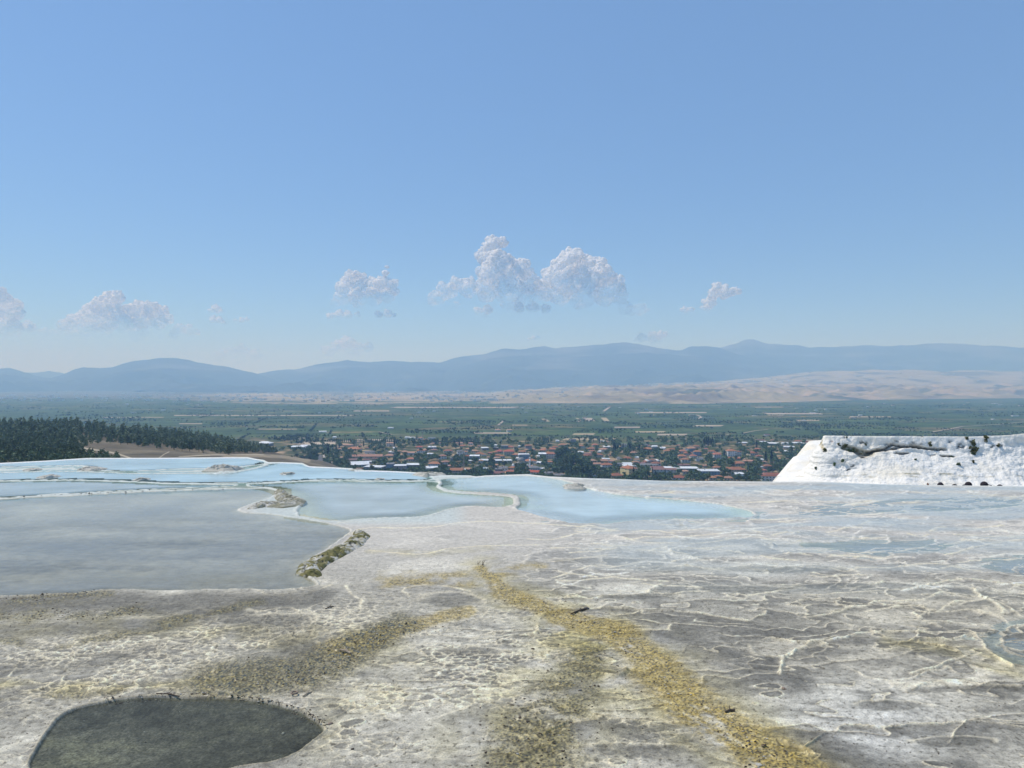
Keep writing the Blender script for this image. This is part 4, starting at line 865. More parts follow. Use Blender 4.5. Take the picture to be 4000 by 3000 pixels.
mu = N.new('ShaderNodeMath'); mu.operation = 'MULTIPLY'; L.new(mr.outputs[0], mu.inputs[0]); L.new(at_.outputs['Fac'], mu.inputs[1])
bp = N.new('ShaderNodeBump'); bp.inputs['Strength'].default_value = .6; bp.inputs['Distance'].default_value = 160; L.new(tx.outputs[0], bp.inputs['Height']); va = N.new('ShaderNodeVectorMath'); va.operation = 'ADD'; L.new(bp.outputs[0], va.inputs[0]); va.inputs[1].default_value = (-2.0, -1.5, 2.2)
vn_ = N.new('ShaderNodeVectorMath'); vn_.operation = 'NORMALIZE'; L.new(va.outputs[0], vn_.inputs[0]); L.new(vn_.outputs[0], di.inputs['Normal'])
L.new(mu.outputs[0], mxs.inputs[0]); L.new(tr.outputs[0], mxs.inputs[1]); L.new(ad.outputs[0], mxs.inputs[2]); L.new(mxs.outputs[0], N['Material Output'].inputs[0])
def ico(sub):
    bm = bmesh.new(); bmesh.ops.create_icosphere(bm, subdivisions=sub, radius=1); V_ = np.array([v.co[:] for v in bm.verts]); F_ = np.array([[v.index for v in f.verts] for f in bm.faces]); bm.free(); return V_, F_
ICO3, ICO2 = ico(3), ico(2)
CY = 31000.0
def cloud(lobes, base_v, dens, seed, label, soft=60):
    """lobes: (u, v, r) in photo pixels; each big puff carries smaller puffs on its upper skin"""
    r = np.random.RandomState(seed); S = []
    for (u, v, rad) in lobes:
        Y = CY+r.uniform(-700, 700); c = np.array(at(u, v, Y)); R_ = rad*.9/F*CY; S.append((c, R_, 3))
        for k in range(int(9+rad*.22)):
            d = r.randn(3); d /= np.linalg.norm(d); d[1] = -abs(d[1])*.7
            if d[2] < -.25: d[2] = -d[2]
            R2 = R_*r.uniform(.28, .5); c2 = c+d*R_*r.uniform(.72, .95); S.append((c2, R2, 2))
            for k2 in range(4):
                e = d+r.randn(3)*.7; e /= np.linalg.norm(e); S.append((c2+e*R2*.85, R2*r.uniform(.3, .5), 2))
    Vs = []; Fs = []; Ds = []; b = 0; zb_ = CH-(base_v-1500)/F*CY
    for k in (3, 2):
        V_, F_ = ICO3 if k == 3 else ICO2; sel = [q_ for q_ in S if q_[2] == k]; cc = np.array([q_[0] for q_ in sel]); rr_ = np.array([q_[1] for q_ in sel])
        n = fbm(V_[None, :, 0]*1.7+seed+cc[:, None, 0]*.001, V_[None, :, 2]*1.7+V_[None, :, 1]+cc[:, None, 2]*.002, 3, seed)
        P = cc[:, None]+V_[None]*rr_[:, None, None]*(1+.28*n)[..., None]*np.array([1, 1, .92])
        Vs.append(P.reshape(-1, 3)); Fs.append((F_[None]+(np.arange(len(sel))*len(V_))[:, None, None]+b).reshape(-1, 3)); b += len(V_)*len(sel)
    me = new_mesh('cloud', np.concatenate(Vs), np.concatenate(Fs), [cm_], True)
    tmp = bpy.data.objects.new('tmp', me); COL.objects.link(tmp); rm = tmp.modifiers.new('r', 'REMESH'); rm.mode = 'VOXEL'; rm.voxel_size = 20 if max(l[2] for l in lobes) > 26 else 13
    me2 = bpy.data.meshes.new_from_object(tmp.evaluated_get(bpy.context.evaluated_depsgraph_get())); bpy.data.objects.remove(tmp)
    P = np.empty(len(me2.vertices)*3); me2.vertices.foreach_get('co', P); P = P.reshape(-1, 3)
    Nn = np.empty(len(P)*3); me2.vertices.foreach_get('normal', Nn); Nn = Nn.reshape(-1, 3)
    n1 = 1-np.abs(perlin(P[:, 0]/150, P[:, 2]/150+P[:, 1]/230, seed))*2; n2 = perlin(P[:, 0]/60, P[:, 2]/60+P[:, 1]/80, seed+1); k_ = min(1, max(l[2] for l in lobes)/40)
    P = P+Nn*(n1*26+n2*16)[:, None]*k_; me2.vertices.foreach_set('co', P.ravel())
    hgt = (P[:, 2]-zb_)/(soft/F*CY); n = fbm(P[:, 0]/500, P[:, 2]/400, 3, seed)
    me2.polygons.foreach_set('use_smooth', np.ones(len(me2.polygons), bool)); me2.update(); set_f(me2, 'dens', .93*dens*sm(-.2, 1.2, hgt+.6*n)); me2.materials.clear(); me2.materials.append(cm_)
    return obj('cumulus_cloud', me2, label=label, cat='cloud', group='cumulus clouds over the mountains')
cloud([(1925,965,38),(1965,950,22),(1900,1010,40),(1950,1035,50),(1915,1075,52),(1990,1080,58),(2040,1060,42),(2060,1110,48),(1980,1135,60),(1900,1140,50),(1830,1130,42),(1780,1110,28),(1745,1140,36),(1710,1165,30),(1690,1180,18),(2085,1150,40),(2000,1180,50),(1785,1190,14)],
      1215, .95, 1, 'tall white cumulus tower with a ragged left shoulder above the mountains', 210)
cloud([(2235,1015,44),(2200,1050,46),(2270,1045,50),(2330,1045,42),(2160,1090,46),(2215,1110,56),(2290,1100,58),(2350,1085,48),(2130,1140,44),(2190,1160,42),(2270,1160,56),(2360,1150,56),(2400,1120,40),(2420,1160,36),(2440,1205,30),(2500,1212,24),(2460,1215,24),(2530,1218,12)],
      1228, .95, 2, 'broad domed cumulus just right of the tallest cloud tower', 200)
cloud([(1370,1085,28),(1395,1095,34),(1350,1125,36),(1400,1130,42),(1450,1120,38),(1490,1110,32),(1530,1112,24),(1340,1165,32),(1400,1170,36),(1460,1165,38),(1515,1160,30),(1545,1140,16),(1310,1185,18),(1505,1068,13),(1512,1042,7)],
      1205, .9, 3, 'lone white cumulus above the saddle left of the tower', 120)
cloud([(1290,1238,16),(1325,1232,20),(1360,1235,20),(1395,1233,14),(1480,1230,16),(1515,1228,18),(1540,1232,8)], 1250, .7, 4, 'thin flat strip of cloud under the lone cumulus', 30)
cloud([(2800,1125,20),(2830,1130,20),(2790,1150,24),(2770,1185,26),(2755,1210,20),(2860,1140,22),(2885,1140,14),(2830,1150,24)], 1225, .8, 5, 'small hooked cloud on its own at the right of the group', 60)
cloud([(2675,1212,15),(2695,1215,16),(2662,1212,8)], 1225, .7, 6, 'small oval puff beside the hooked cloud', 30)
cloud([(1870,1218,18),(1905,1212,20),(1895,1240,14),(1875,1244,10)], 1240, .6, 7, 'ragged low shred hanging under the left of the cloud tower', 30)
cloud([(2030,1205,22),(2080,1206,24),(2130,1208,20)], 1232, .6, 17, 'flat low shred between the tower and the domed cloud', 30)
cloud([(425,1175,34),(460,1165,26),(395,1200,38),(440,1215,42),(370,1225,40),(330,1245,36),(290,1265,36),(255,1275,28),(350,1275,44),(420,1260,44),(500,1225,32),(540,1215,38),(590,1215,36),(630,1225,32),(560,1250,44),(620,1260,34),(490,1270,40),(660,1250,20),(700,1290,24),(740,1295,26),(770,1298,14),(680,1310,20),(400,1300,40),(300,1310,40),(540,1305,40)],
      1310, .9, 8, 'long sprawling cumulus bank over the left-hand mountain', 110)
cloud([(-20,1160,46),(10,1175,40),(40,1200,38),(70,1195,22),(60,1225,34),(-20,1230,60),(60,1280,30),(110,1280,26),(130,1290,22),(30,1290,50),(180,1310,26),(220,1310,24)], 1315, .85, 9, 'cloud bank cut off by the edge at the far left', 120)
cloud([(845,1210,20),(825,1215,12),(862,1217,10)], 1228, .65, 10, 'upper of two small puffs right of the cloud bank', 26)
cloud([(835,1252,16),(855,1255,18),(875,1262,10)], 1270, .6, 11, 'lower of two small puffs right of the cloud bank', 22)
cloud([(920,1255,9),(945,1252,12),(965,1248,10)], 1262, .6, 12, 'tiny flat wisp right of the two small puffs', 18)
cloud([(1320,1355,24),(1360,1345,32),(1395,1360,26),(1440,1358,20),(1280,1375,24),(1370,1380,34)], 1395, .6, 13, 'faint low cloud in the haze behind the saddle', 50)
cloud([(2510,1320,20),(2545,1318,22),(2580,1312,18),(2600,1304,10),(2490,1335,16),(2560,1335,22)], 1345, .7, 14, 'faint cloud resting on the skyline right of centre', 36)
cloud([(2085,1322,10),(2100,1322,12),(2065,1328,8)], 1332, .45, 15, 'tiny faint wisp above the middle of the skyline', 14)
cloud([(900,1385,28),(950,1378,30),(1000,1392,26),(860,1398,24)], 1410, .45, 16, 'very faint cloud low above the left saddle', 50)
# ---------------------------------------------------------------- village buildings
WMESH = {}
def window_mesh(w, h):
    k = (round(w, 1), round(h, 1))
    if k not in WMESH:
        m = MB(); t = .08; w_, h_ = k
        m.box(-w_/2+t, w_/2-t, -.02, .03, t, h_-t, 1)
        for a in ((-w_/2, w_/2, 0, t), (-w_/2, w_/2, h_-t, h_), (-w_/2, -w_/2+t, t, h_-t), (w_/2-t, w_/2, t, h_-t)): m.box(a[0], a[1], -.06, .02, a[2], a[3], 0)
        WMESH[k] = m.mesh('window', [M['frame'], M['glass']])
    return WMESH[k]
RM = dict(o='roof_orange', p='roof_pale', b='roof_brown', r='roof_red', g='roof_grey', w='roof_white')
WM = dict(w='wall_white', c='wall_cream', y='wall_yellow', g='wall_grey', b='wall_blue', d='brown')
BLD = []
def building(u, vb_, w, hw, kind='hip', roof='o', wall='w', label=None, depth=None, rot=None, floors=None, name=None):
    """u, vb_: centre and foot in photo pixels; w: width, hw: wall height in photo pixels"""
    x, Y = gnd(u, vb_, VZ); s = Y/F; W = w*s*.93; Hh = max(2.7, hw*s); D = depth or min(max(W*.75, 7), 17)
    r = random.Random(int(u*7+vb_*13)); rz = r.uniform(-.35, .35) if rot is None else rot
    nm = name or ('house' if kind in ('hip', 'gable') else 'flat_roofed_building')
    e = obj(nm, None, loc=(x, Y+D/2, VZ), rz=rz, group='village buildings')
    m = MB(); m.box(-W/2, W/2, -D/2, D/2, -1, Hh)
    if kind in ('hip', 'gable') and Hh > 5.2 and r.random() < .7:            # a balcony slab on the front
        m.box(-W*.3, W*.3, -D/2-1.2, -D/2+.01, Hh*.5, Hh*.5+.18); m.box(-W*.3, W*.3, -D/2-1.2, -D/2-1.1, Hh*.5+.18, Hh*.5+1.0)
    obj('wall', m.mesh('wall', [M[WM[wall]]]), e)
    m = MB(); o_ = .7
    if kind == 'hip':
        rh = min(W, D)*.22+.3; a = W/2+o_; b_ = D/2+o_
        if W >= D: rx, ry = W/2-D/2*.95, 0
        else: rx, ry = 0, D/2-W/2*.95
        rx = max(rx, .15); ry = max(ry, .15)
        m.add([(-a,-b_,Hh),(a,-b_,Hh),(a,b_,Hh),(-a,b_,Hh),(-a,-b_,Hh+.22),(a,-b_,Hh+.22),(a,b_,Hh+.22),(-a,b_,Hh+.22),(-rx,-ry,Hh+rh),(rx,-ry,Hh+rh),(rx,ry,Hh+rh),(-rx,ry,Hh+rh)],
              [(3,2,1,0),(0,1,5,4),(1,2,6,5),(2,3,7,6),(3,0,4,7),(4,5,9,8),(5,6,10,9),(6,7,11,10),(7,4,8,11),(8,9,10,11)])
    elif kind == 'gable':
        rh = D*.2+.3; a = W/2+o_*.6; b_ = D/2+o_
        m.add([(-a,-b_,Hh),(a,-b_,Hh),(a,b_,Hh),(-a,b_,Hh),(-a,-b_,Hh+.2),(a,-b_,Hh+.2),(a,b_,Hh+.2),(-a,b_,Hh+.2),(-a,0,Hh+rh),(a,0,Hh+rh)],
              [(3,2,1,0),(0,1,5,4),(2,3,7,6),(4,5,9,8),(6,7,8,9),(0,4,8,7,3),(1,2,6,9,5)])
    else:
        a = W/2+.5; b_ = D/2+.5; t = 1.0
        m.add([(-a,-b_,Hh),(a,-b_,Hh),(a,b_,Hh+t),(-a,b_,Hh+t),(-a,-b_,Hh+.3),(a,-b_,Hh+.3),(a,b_,Hh+t+.3),(-a,b_,Hh+t+.3)],
              [(3,2,1,0),(4,5,6,7),(0,1,5,4),(1,2,6,5),(2,3,7,6),(3,0,4,7)])
        if r.random() < .5:                                                       # a tank and a stair house on the flat roof
            m.box(-W*.2, -W*.2+1.6, 0, 1.4, Hh+t*.5+.3, Hh+t*.5+1.7)
    ro = obj('roof', m.mesh('roof', [M[RM[roof]]]), e)
    if kind == 'hip' and r.random() < .6:
        m = MB(); cx_ = r.uniform(-.25, .25)*W; m.box(cx_, cx_+.8, D*.1, D*.1+.8, Hh, Hh+min(W, D)*.22+1.3); obj('chimney', m.mesh('chimney', [M['wall_cream']]), ro)
    if hw >= 6 or Hh > 4.5:
        nf = floors or max(1, int(round(Hh/3.1))); nw = int(min(7, max(2, W/3.6))); fh = Hh/nf
        wm = window_mesh(min(2.0, W/nw*.5), min(1.6, fh*.5))
        for f_ in range(nf):
            for i in range(nw):
                obj('window', wm, e, loc=(-W/2+(i+.5)*W/nw, -D/2-.03, f_*fh+fh*.32))
        if W > 9:
            for f_ in range(nf):
                for sx in (-1, 1):
                    w2 = obj('window', wm, e, loc=(sx*(W/2+.03), -D*.15, f_*fh+fh*.32), rz=sx*math.pi/2)
    BLD.append(dict(o=e, u=u, v=vb_, w=w, hw=hw, kind=kind, roof=roof, wall=wall, label=label, W=W, H=Hh, D=D)); return e
def P(ox, k, L):                # rows read off an enlarged piece of the photo
    for t in L:
        px, py, w, hw, kd, rf, wl = t[:7]; kw = t[7] if len(t) > 7 else {}
        building(ox+px/k, 1680+py/k, w/k, hw/k, {'h': 'hip', 'g': 'gable', 'f': 'flat'}[kd], rf, wl, **kw)
P(1200, 4.424, [
 (795,352,250,18,'h','o','c',dict(label='large low orange-roofed house beyond the avenue and the tall cypresses')), (1030,492,560,34,'g','p','c',dict(label='very long pale-tiled building behind a row of small dark cypresses', depth=16, rot=.05)), (1410,470,170,22,'h','p','c',dict(label='pale hip-roofed end block beside the long cypress-fronted building')),
 (595,515,80,38,'h','p','w',dict(label='small square house nearest the avenue with pale orange roof')), (1785,545,165,42,'h','o','c',dict(label='square orange-roofed house standing alone behind the white-roofed sheds')),
 (880,635,330,34,'g','w','g',dict(label='large pale grey gabled shed at the edge of the white terrace', name='shed', depth=22)), (1150,690,360,48,'f','w','g',dict(label='white-roofed shed with a green tree in front of it', name='shed')),
 (1425,694,125,104,'f','g','b',dict(label='plain blue-grey tower block without windows among the sheds', name='block_building', depth=12, rot=0, floors=1)), (1600,700,220,80,'f','w','g',dict(label='dark grey workshop right of the blue-grey tower block', name='shed', rot=.05)),
 (1790,655,290,50,'f','w','d',dict(label='dark-walled shed with a long slanting white roof', name='shed', rot=.12)), (890,712,150,20,'g','b','c',dict(label='low brown-roofed shed under the big grey gable')), (780,545,180,20,'f','b','c'), (1020,545,110,24,'f','b','g'),
 (1160,525,115,26,'h','b','c'), (725,288,110,26,'f','p','c'), (1425,285,115,58,'f','p','w',dict(label='white two-storey house with open balconies at the far left of the village')), (1510,335,60,20,'f','w','w'), (1460,415,120,32,'f','w','g'), (1040,330,80,14,'h','o','c'), (1180,320,85,18,'h','p','c'),
 (1725,150,85,24,'f','w','w'), (1815,155,90,24,'f','w','w'), (1955,170,95,32,'h','p','w'), (2040,185,85,20,'h','o','c'), (2150,158,120,24,'f','g','w'), (1930,322,120,26,'h','r','c'), (2145,330,120,34,'f','w','b'), (1960,390,140,34,'h','o','w'), (1680,400,110,20,'h','p','c'),
 (1580,390,60,18,'h','p','c'), (1800,435,165,42,'f','p','w'), (2170,370,80,24,'h','p','w'), (1640,460,80,18,'h','p','c'), (1070,405,190,24,'f','g','w'), (1085,580,100,24,'f','w','g'), (920,285,60,20,'f','p','c'), (650,280,120,14,'f','p','c'), (560,350,60,14,'h','p','c'), (2180,255,50,16,'h','p','c'), (300,500,0.1,0.1,'f','g','g')][:-1])
P(1650, 4.424, [
 (165,330,140,34,'f','w','b',dict(label='blue-grey house with a flat white roof beside a conifer')), (200,372,110,26,'h','p','c'), (440,395,160,34,'h','o','w'), (655,440,130,72,'h','g','w',dict(label='white three-storey house with a dark grey hip roof')), (752,425,60,50,'h','p','w'), (785,352,95,14,'h','p','c'), (845,305,75,18,'h','p','w'),
 (915,395,125,32,'h','p','c'), (990,445,150,34,'h','o','c'), (1075,350,125,40,'f','w','g'), (1170,425,80,28,'h','o','c'), (1250,412,95,28,'h','o','c'), (1270,338,95,28,'f','g','d'), (1415,318,130,40,'f','g','b'), (1520,318,130,18,'h','o','c'), (1325,400,130,32,'h','r','c'),
 (1495,438,190,66,'h','r','c',dict(label='large three-storey house under a broad dusty red roof', floors=3, rot=.08)), (1620,340,65,36,'f','g','w'), (1830,355,120,84,'h','o','g',dict(label='tall narrow grey house with an orange roof near the far fields')), (1800,365,95,22,'h','p','c'), (1735,405,135,30,'h','o','c'), (1380,490,85,40,'h','o','c'), (1300,465,115,26,'h','o','c'),
 (1290,510,105,22,'h','p','c'), (1605,455,115,28,'h','o','c'), (1755,520,200,86,'f','w','b',dict(label='long grey hotel with a row of peaked white roof canopies', rot=.1)), (900,500,180,50,'f','w','b',dict(label='house with bright blue walls and a white roof')), (775,478,90,28,'h','o','c'), (345,500,140,50,'h','p','w',dict(label='white cube-shaped house with a small orange roof')),
 (200,648,215,62,'h','o','w',dict(label='white three-storey guest house at the terrace edge with stacked orange roofs', floors=3)), (400,610,150,56,'h','p','w',dict(label='white guest house wing with a shaded roof terrace')), (510,565,65,76,'f','g','g'), (160,690,280,28,'f','w','w',dict(label='white tent-like roof just behind the terrace edge', name='shed')),
 (590,770,250,70,'g','o','c',dict(label='two-storey long house with a plain tan-orange roof behind the lattice mast', rot=.04)), (800,712,110,32,'h','p','c'), (1010,575,85,44,'h','p','w'), (1060,552,180,24,'f','w','g'), (1290,568,170,38,'f','w','g',dict(label='low building with a long bright white roof left of the domed mosque')), (1470,558,150,30,'f','w','w'),
 (1265,650,95,42,'g','p','c'), (1560,700,140,46,'h','o','c'), (1400,705,160,50,'f','g','w'), (1310,740,120,60,'f','g','g'), (1530,755,170,36,'h','o','d',dict(label='orange-roofed house half hidden by a round tree beside the mosque')), (1310,785,230,24,'g','b','c',dict(label='low maroon-roofed house half sunk behind the terrace edge')),
 (1935,790,200,60,'g','r','w',dict(label='house with a bright red-orange new tiled roof', rot=-.25)), (1880,665,150,30,'h','p','w'), (1870,580,210,44,'h','o','w',dict(label='wide orange hip-roofed house directly behind the minaret')), (1935,705,190,50,'h','g','w'), (2085,460,160,50,'f','w','g'), (2180,455,85,62,'h','o','w'), (2080,380,115,30,'h','o','c'),
 (1920,360,75,18,'h','p','c'), (690,295,95,18,'h','o','c'), (310,245,45,18,'h','p','c'), (635,250,130,20,'f','p','c'), (830,260,85,30,'f','p','w'), (2040,590,125,22,'f','w','w'), (2160,800,110,52,'f','g','g'), (1060,450,90,22,'f','p','w'), (1150,500,70,20,'f','p','c'), (820,560,100,20,'f','w','c'), (640,620,70,24,'f','p','c'), (480,650,80,24,'h','p','c'), (950,660,110,28,'h','g','w'),
 (1090,700,90,20,'f','w','w'), (1690,300,60,20,'f','w','b'), (1260,285,60,16,'f','w','w'), (980,300,60,18,'h','p','c'), (60,370,60,20,'h','o','c'), (130,440,110,26,'f','w','c'), (2010,480,60,24,'f','w','w'), (1640,520,60,30,'f','w','w'), (2060,700,90,26,'f','w','w'), (700,720,80,30,'f','w','w')])
P(2100, 4.424, [
 (430,278,135,16,'h','o','c'), (305,318,100,22,'h','o','c'), (265,368,150,34,'h','o','c'), (110,358,110,24,'h','o','w'), (95,465,155,50,'f','w','g'), (245,500,180,86,'h','o','w',dict(label='tall white house with an orange roof left of the big dark tree cluster')), (210,606,110,54,'h','o','w',dict(label='small square white house with an orange roof and dark trees round it')), (50,600,130,30,'f','w','c'),
 (755,312,125,36,'h','o','w'), (1000,290,115,34,'h','o','c'), (935,352,155,28,'h','o','c'), (1200,318,125,28,'f','w','g'), (1150,372,150,36,'h','p','w'), (950,388,100,16,'h','o','c'), (860,468,150,18,'h','o','c'), (1065,475,150,46,'h','o','c',dict(label='cream villa with an orange roof and arched shady porch')), (890,440,150,24,'f','b','c'), (740,408,120,24,'f','w','w'),
 (640,575,110,34,'f','w','c'), (955,572,125,42,'h','p','c'), (1150,572,200,36,'h','p','c'), (1270,565,110,26,'h','p','w'), (1185,528,130,12,'f','w','w'), (1205,660,200,56,'h','o','w',dict(label='two-storey white house with dark window gaps and a pale orange roof')), (1000,632,130,44,'h','p','w'), (1420,645,120,58,'h','g','w',dict(label='white house with a small dark grey gabled roof')),
 (1560,625,170,40,'f','w','w'), (1560,518,160,16,'h','o','c'), (1700,582,120,24,'h','p','c'), (1715,540,100,24,'f','p','w'), (1985,595,280,44,'h','o','c',dict(label='broad low building with an orange roof behind the curved grey canopies', depth=16, rot=.06)), (1800,605,150,26,'f','b','c'), (1600,665,240,44,'f','w','w'), (1600,800,200,130,'h','o','y',dict(label='pale yellow school-like building with rows of windows and orange roof', rot=.45, depth=22, floors=3)),
 (1370,825,240,34,'h','o','c',dict(label='low orange-roofed house left of the pale yellow building', rot=.2)), (2080,705,230,50,'f','b','w',dict(label='long white building with a flat maroon-brown roof', rot=.03)), (1930,640,330,32,'f','g','w',dict(label='hotel roof with curved grey canopies', rot=.05)), (1910,362,175,32,'h','o','d',dict(label='wide orange hip roof over dark open walls beyond the cypress clump')),
 (1870,290,75,36,'f','g','b'), (1930,292,60,18,'h','p','c'), (2025,328,105,38,'f','w','g'), (1500,300,95,50,'f','g','w'), (2170,335,95,28,'f','w','g'), (2150,432,45,20,'h','p','c'), (1670,418,130,16,'h','p','c'), (610,225,105,60,'f','g','g',dict(label='unfinished grey concrete house beside the straw-coloured field')), (345,208,65,24,'f','w','w'), (1130,218,90,18,'f','w','c'),
 (1200,222,60,16,'h','p','c'), (985,838,130,40,'f','w','g',dict(label='grey building with white sunshade sails on top at the terrace edge', name='flat_roofed_building')), (200,785,150,42,'f','g','w'), (370,820,220,20,'f','g','g',dict(label='low grey building with dark overlapping roofs right behind the terrace edge')), (1270,450,80,20,'h','p','c'), (1410,510,80,24,'h','g','w'), (1990,485,70,14,'h','p','c'), (1070,395,70,16,'f','w','w'), (1050,610,90,20,'g','p','c'), (1720,500,70,14,'f','w','w'), (560,545,80,24,'f','w','w')])
P(2550, 3.403, [
 (590,245,85,28,'h','o','c'), (265,285,105,28,'h','o','c'), (200,308,100,30,'h','o','c'), (405,310,115,28,'h','o','c'), (522,285,130,40,'h','p','b'), (600,345,105,56,'h','o','b'), (480,340,120,32,'h','o','c'), (395,382,125,34,'h','o','c'), (445,435,120,42,'h','o','w'), (350,420,75,22,'h','o','c'), (545,375,95,32,'h','o','w'), (630,415,110,34,'f','g','w'),
 (795,322,105,36,'h','o','w'), (860,385,140,60,'h','o','w',dict(label='white three-storey house with orange roof beside a tall poplar')), (1052,350,135,72,'h','o','w',dict(label='tallest white house of the right-hand village with a broad orange roof')), (1145,345,70,56,'h','o','w'), (1030,395,100,18,'h','o','c'), (1150,400,80,22,'h','o','c'), (715,272,70,16,'h','o','c'), (30,250,70,36,'f','w','g'), (130,262,75,18,'f','w','w'),
 (355,222,70,14,'h','p','c'), (1400,275,90,22,'h','o','c'), (1270,290,70,18,'h','p','c'), (1340,340,135,32,'h','o','c'), (1415,368,80,20,'h','o','c'), (1155,478,150,34,'h','o','c'), (1290,436,150,12,'f','p','c'), (1440,415,90,18,'f','w','w'), (1695,405,70,16,'h','p','c'), (1540,525,130,44,'h','o','g',dict(label='square grey house with an orange hip roof behind the slatted-roof house')), (1440,525,60,34,'f','w','w'),
 (1475,560,100,22,'h','o','c'), (50,478,120,34,'h','o','w'), (390,545,470,34,'f','w','g',dict(label='long angled building with a very bright white flat roof', depth=17, rot=-.06)), (430,492,155,22,'f','b','g',dict(label='raised roof deck of dark slats above the long white roof')), (760,600,290,52,'f','w','b',dict(label='white-roofed hotel with blue-white verandas near the terrace edge', depth=18, rot=-.03)), (170,582,340,52,'f','b','w',dict(label='long white hotel wing with a narrow maroon-brown roof', depth=15)), (430,590,100,40,'f','p','c'),
 (860,525,120,26,'h','o','c'), (1000,532,90,22,'h','o','c'), (1130,585,250,56,'h','o','c',dict(label='tan terraced block with several orange hip roofs', depth=16)), (1160,612,165,18,'f','w','w'), (360,662,185,26,'h','o','w',dict(label='low orange hip roof showing above trees at the terrace edge')), (800,665,110,30,'h','o','c'), (885,645,100,24,'h','o','c'), (1020,670,130,30,'h','p','c'), (1620,680,330,66,'h','o','w',dict(label='large orange-roofed house with a dark slatted opening in its roof', rot=-.12)),
 (1820,620,120,36,'h','p','w'), (1915,570,210,36,'h','r','w',dict(label='bright red-orange hip roof partly hidden by the white cliff')), (1905,612,90,36,'h','g','b'), (1960,420,150,26,'f','w','w',dict(label='modern white cube house with dark openings left of the white cliff')), (2120,318,90,34,'f','w','w'), (1490,178,150,16,'f','w','g'), (1620,198,150,18,'f','w','g'), (1210,190,120,20,'f','w','c'), (1450,152,110,12,'f','b','c'), (1530,78,80,12,'f','b','w'), (1950,168,100,18,'h','o','c'),
 (2065,180,80,16,'h','o','c'), (1940,190,130,12,'f','w','g'), (2055,198,90,12,'f','w','g'), (1770,192,90,10,'f','w','w'), (1765,300,80,12,'f','w','w'), (1820,245,170,10,'f','w','g'), (1600,150,60,10,'h','p','c'), (690,500,70,18,'h','p','c'), (1500,612,90,22,'h','p','c'), (240,540,90,24,'f','w','w'), (1490,450,90,14,'h','p','c'), (1060,560,60,16,'h','p','c')])
# scattered farmhouses and greenhouses out on the plain
for t in [(1030,1742,60,10,'h','w','g','pale domed hall beyond the wooded hill',), (1160,1752,60,6,'f','w','w','long low white sheds behind the avenue trees'), (1190,1747,40,5,'f','w','w','small white shed behind the avenue trees'), (1258,1690,30,4,'f','w','w','white barn alone on the green plain'), (1525,1675,22,4,'f','w','w','small white farm building in the middle of the green plain'), (1305,1712,16,5,'h','w','w','tiny white farmhouse beside the orchard rows'), (1945,1685,24,5,'h','p','w','small farmhouse on the pale strip of the plain'), (1990,1687,22,7,'f','p','w','grey farm building beside the pale strip of the plain')]:
    building(t[0], t[1], t[2], t[3], 'hip' if t[4] == 'h' else 'flat', t[5], t[6], label=t[7])
# the long white roof canopies on the grey hotel: small pyramids
# ---- mosque, minaret
def mosque():
    x, Y = gnd(2036.5, 1824, VZ); s = Y/F; r_ = 68/4.424*s
    e = obj('mosque', None, loc=(x, Y+r_, VZ), label='small stone mosque with a big grey lead dome and little white domes', cat='mosque')
    m = MB(); m.box(-r_*1.15, r_*1.15, -r_*1.1, r_*1.1, -1, 6.5); obj('wall', m.mesh('wall', [M['wall_grey']]), e)
    m = MB(); m.lathe([(r_, 6.5), (r_, 9.6), (r_*1.03, 9.6), (r_*1.03, 9.9)], 16); obj('drum', m.mesh('drum', [M['wall_cream']], False), e)
    m = MB(); m.lathe([(r_*math.cos(a), 9.9+r_*.78*math.sin(a)) for a in np.linspace(0, 1.5, 9)], 24); d = obj('dome', m.mesh('dome', [M['lead']], True), e)
    m = MB(); m.tube((0, 0, 9.9+r_*.77), (0, 0, 11.6+r_*.77), .12, .03); obj('finial', m.mesh('finial', [M['lead']]), d)
    for k in range(8):
        a = k*math.pi/4+.39; m = MB(); m.box(-.4, .4, -.05, .05, 0, 1.6); obj('window', m.mesh('window', [M['glass']]), e, loc=(math.cos(a)*r_*1.01, math.sin(a)*r_*1.01, 7.4), rz=a+math.pi/2)
    for i, (dx, dy) in enumerate([(r_*1.3+1.5, -r_), (r_*1.3+5, -r_*.9), (r_*1.3+8.5, -r_*.8), (-r_*1.5, -r_*1.3), (-r_*1.5-3.5, -r_*1.5), (r_*.3, -r_*1.6)]):
        m = MB(); q_ = 1.9; m.lathe([(q_*1.1, 0), (q_*1.1, 4.3)]+[(q_*math.cos(a), 4.3+q_*.8*math.sin(a)) for a in np.linspace(0, 1.45, 6)], 14); obj('small_dome', m.mesh('small_dome', [M['roof_white']], True), e, loc=(dx, dy, 0))
    x2, Y2 = gnd(1650+1857/4.424, 1680+672/4.424, VZ); s2 = Y2/F
    H_ = (672-400)/4.424*s2
    e = obj('minaret', None, loc=(x2, Y2, VZ), label='slim white minaret with two balconies beside the grey mosque dome', cat='minaret')
    m = MB(); m.lathe([(1.5, -1), (1.5, H_*.2), (1.0, H_*.26), (.95, H_*.78)], 12); obj('shaft', m.mesh('shaft', [M['wall_white']], True), e)
    for z in (.47, .70):
        m = MB(); m.lathe([(.95, H_*z-1.2), (1.65, H_*z), (1.65, H_*z+1.0), (.9, H_*z+1.05)], 12); obj('balcony', m.mesh('balcony', [M['wall_white']]), e)
    m = MB(); m.lathe([(1.05, H_*.78), (.55, H_*.88), (.05, H_)], 12); obj('spire', m.mesh('spire', [M['lead']], True), e)
mosque()
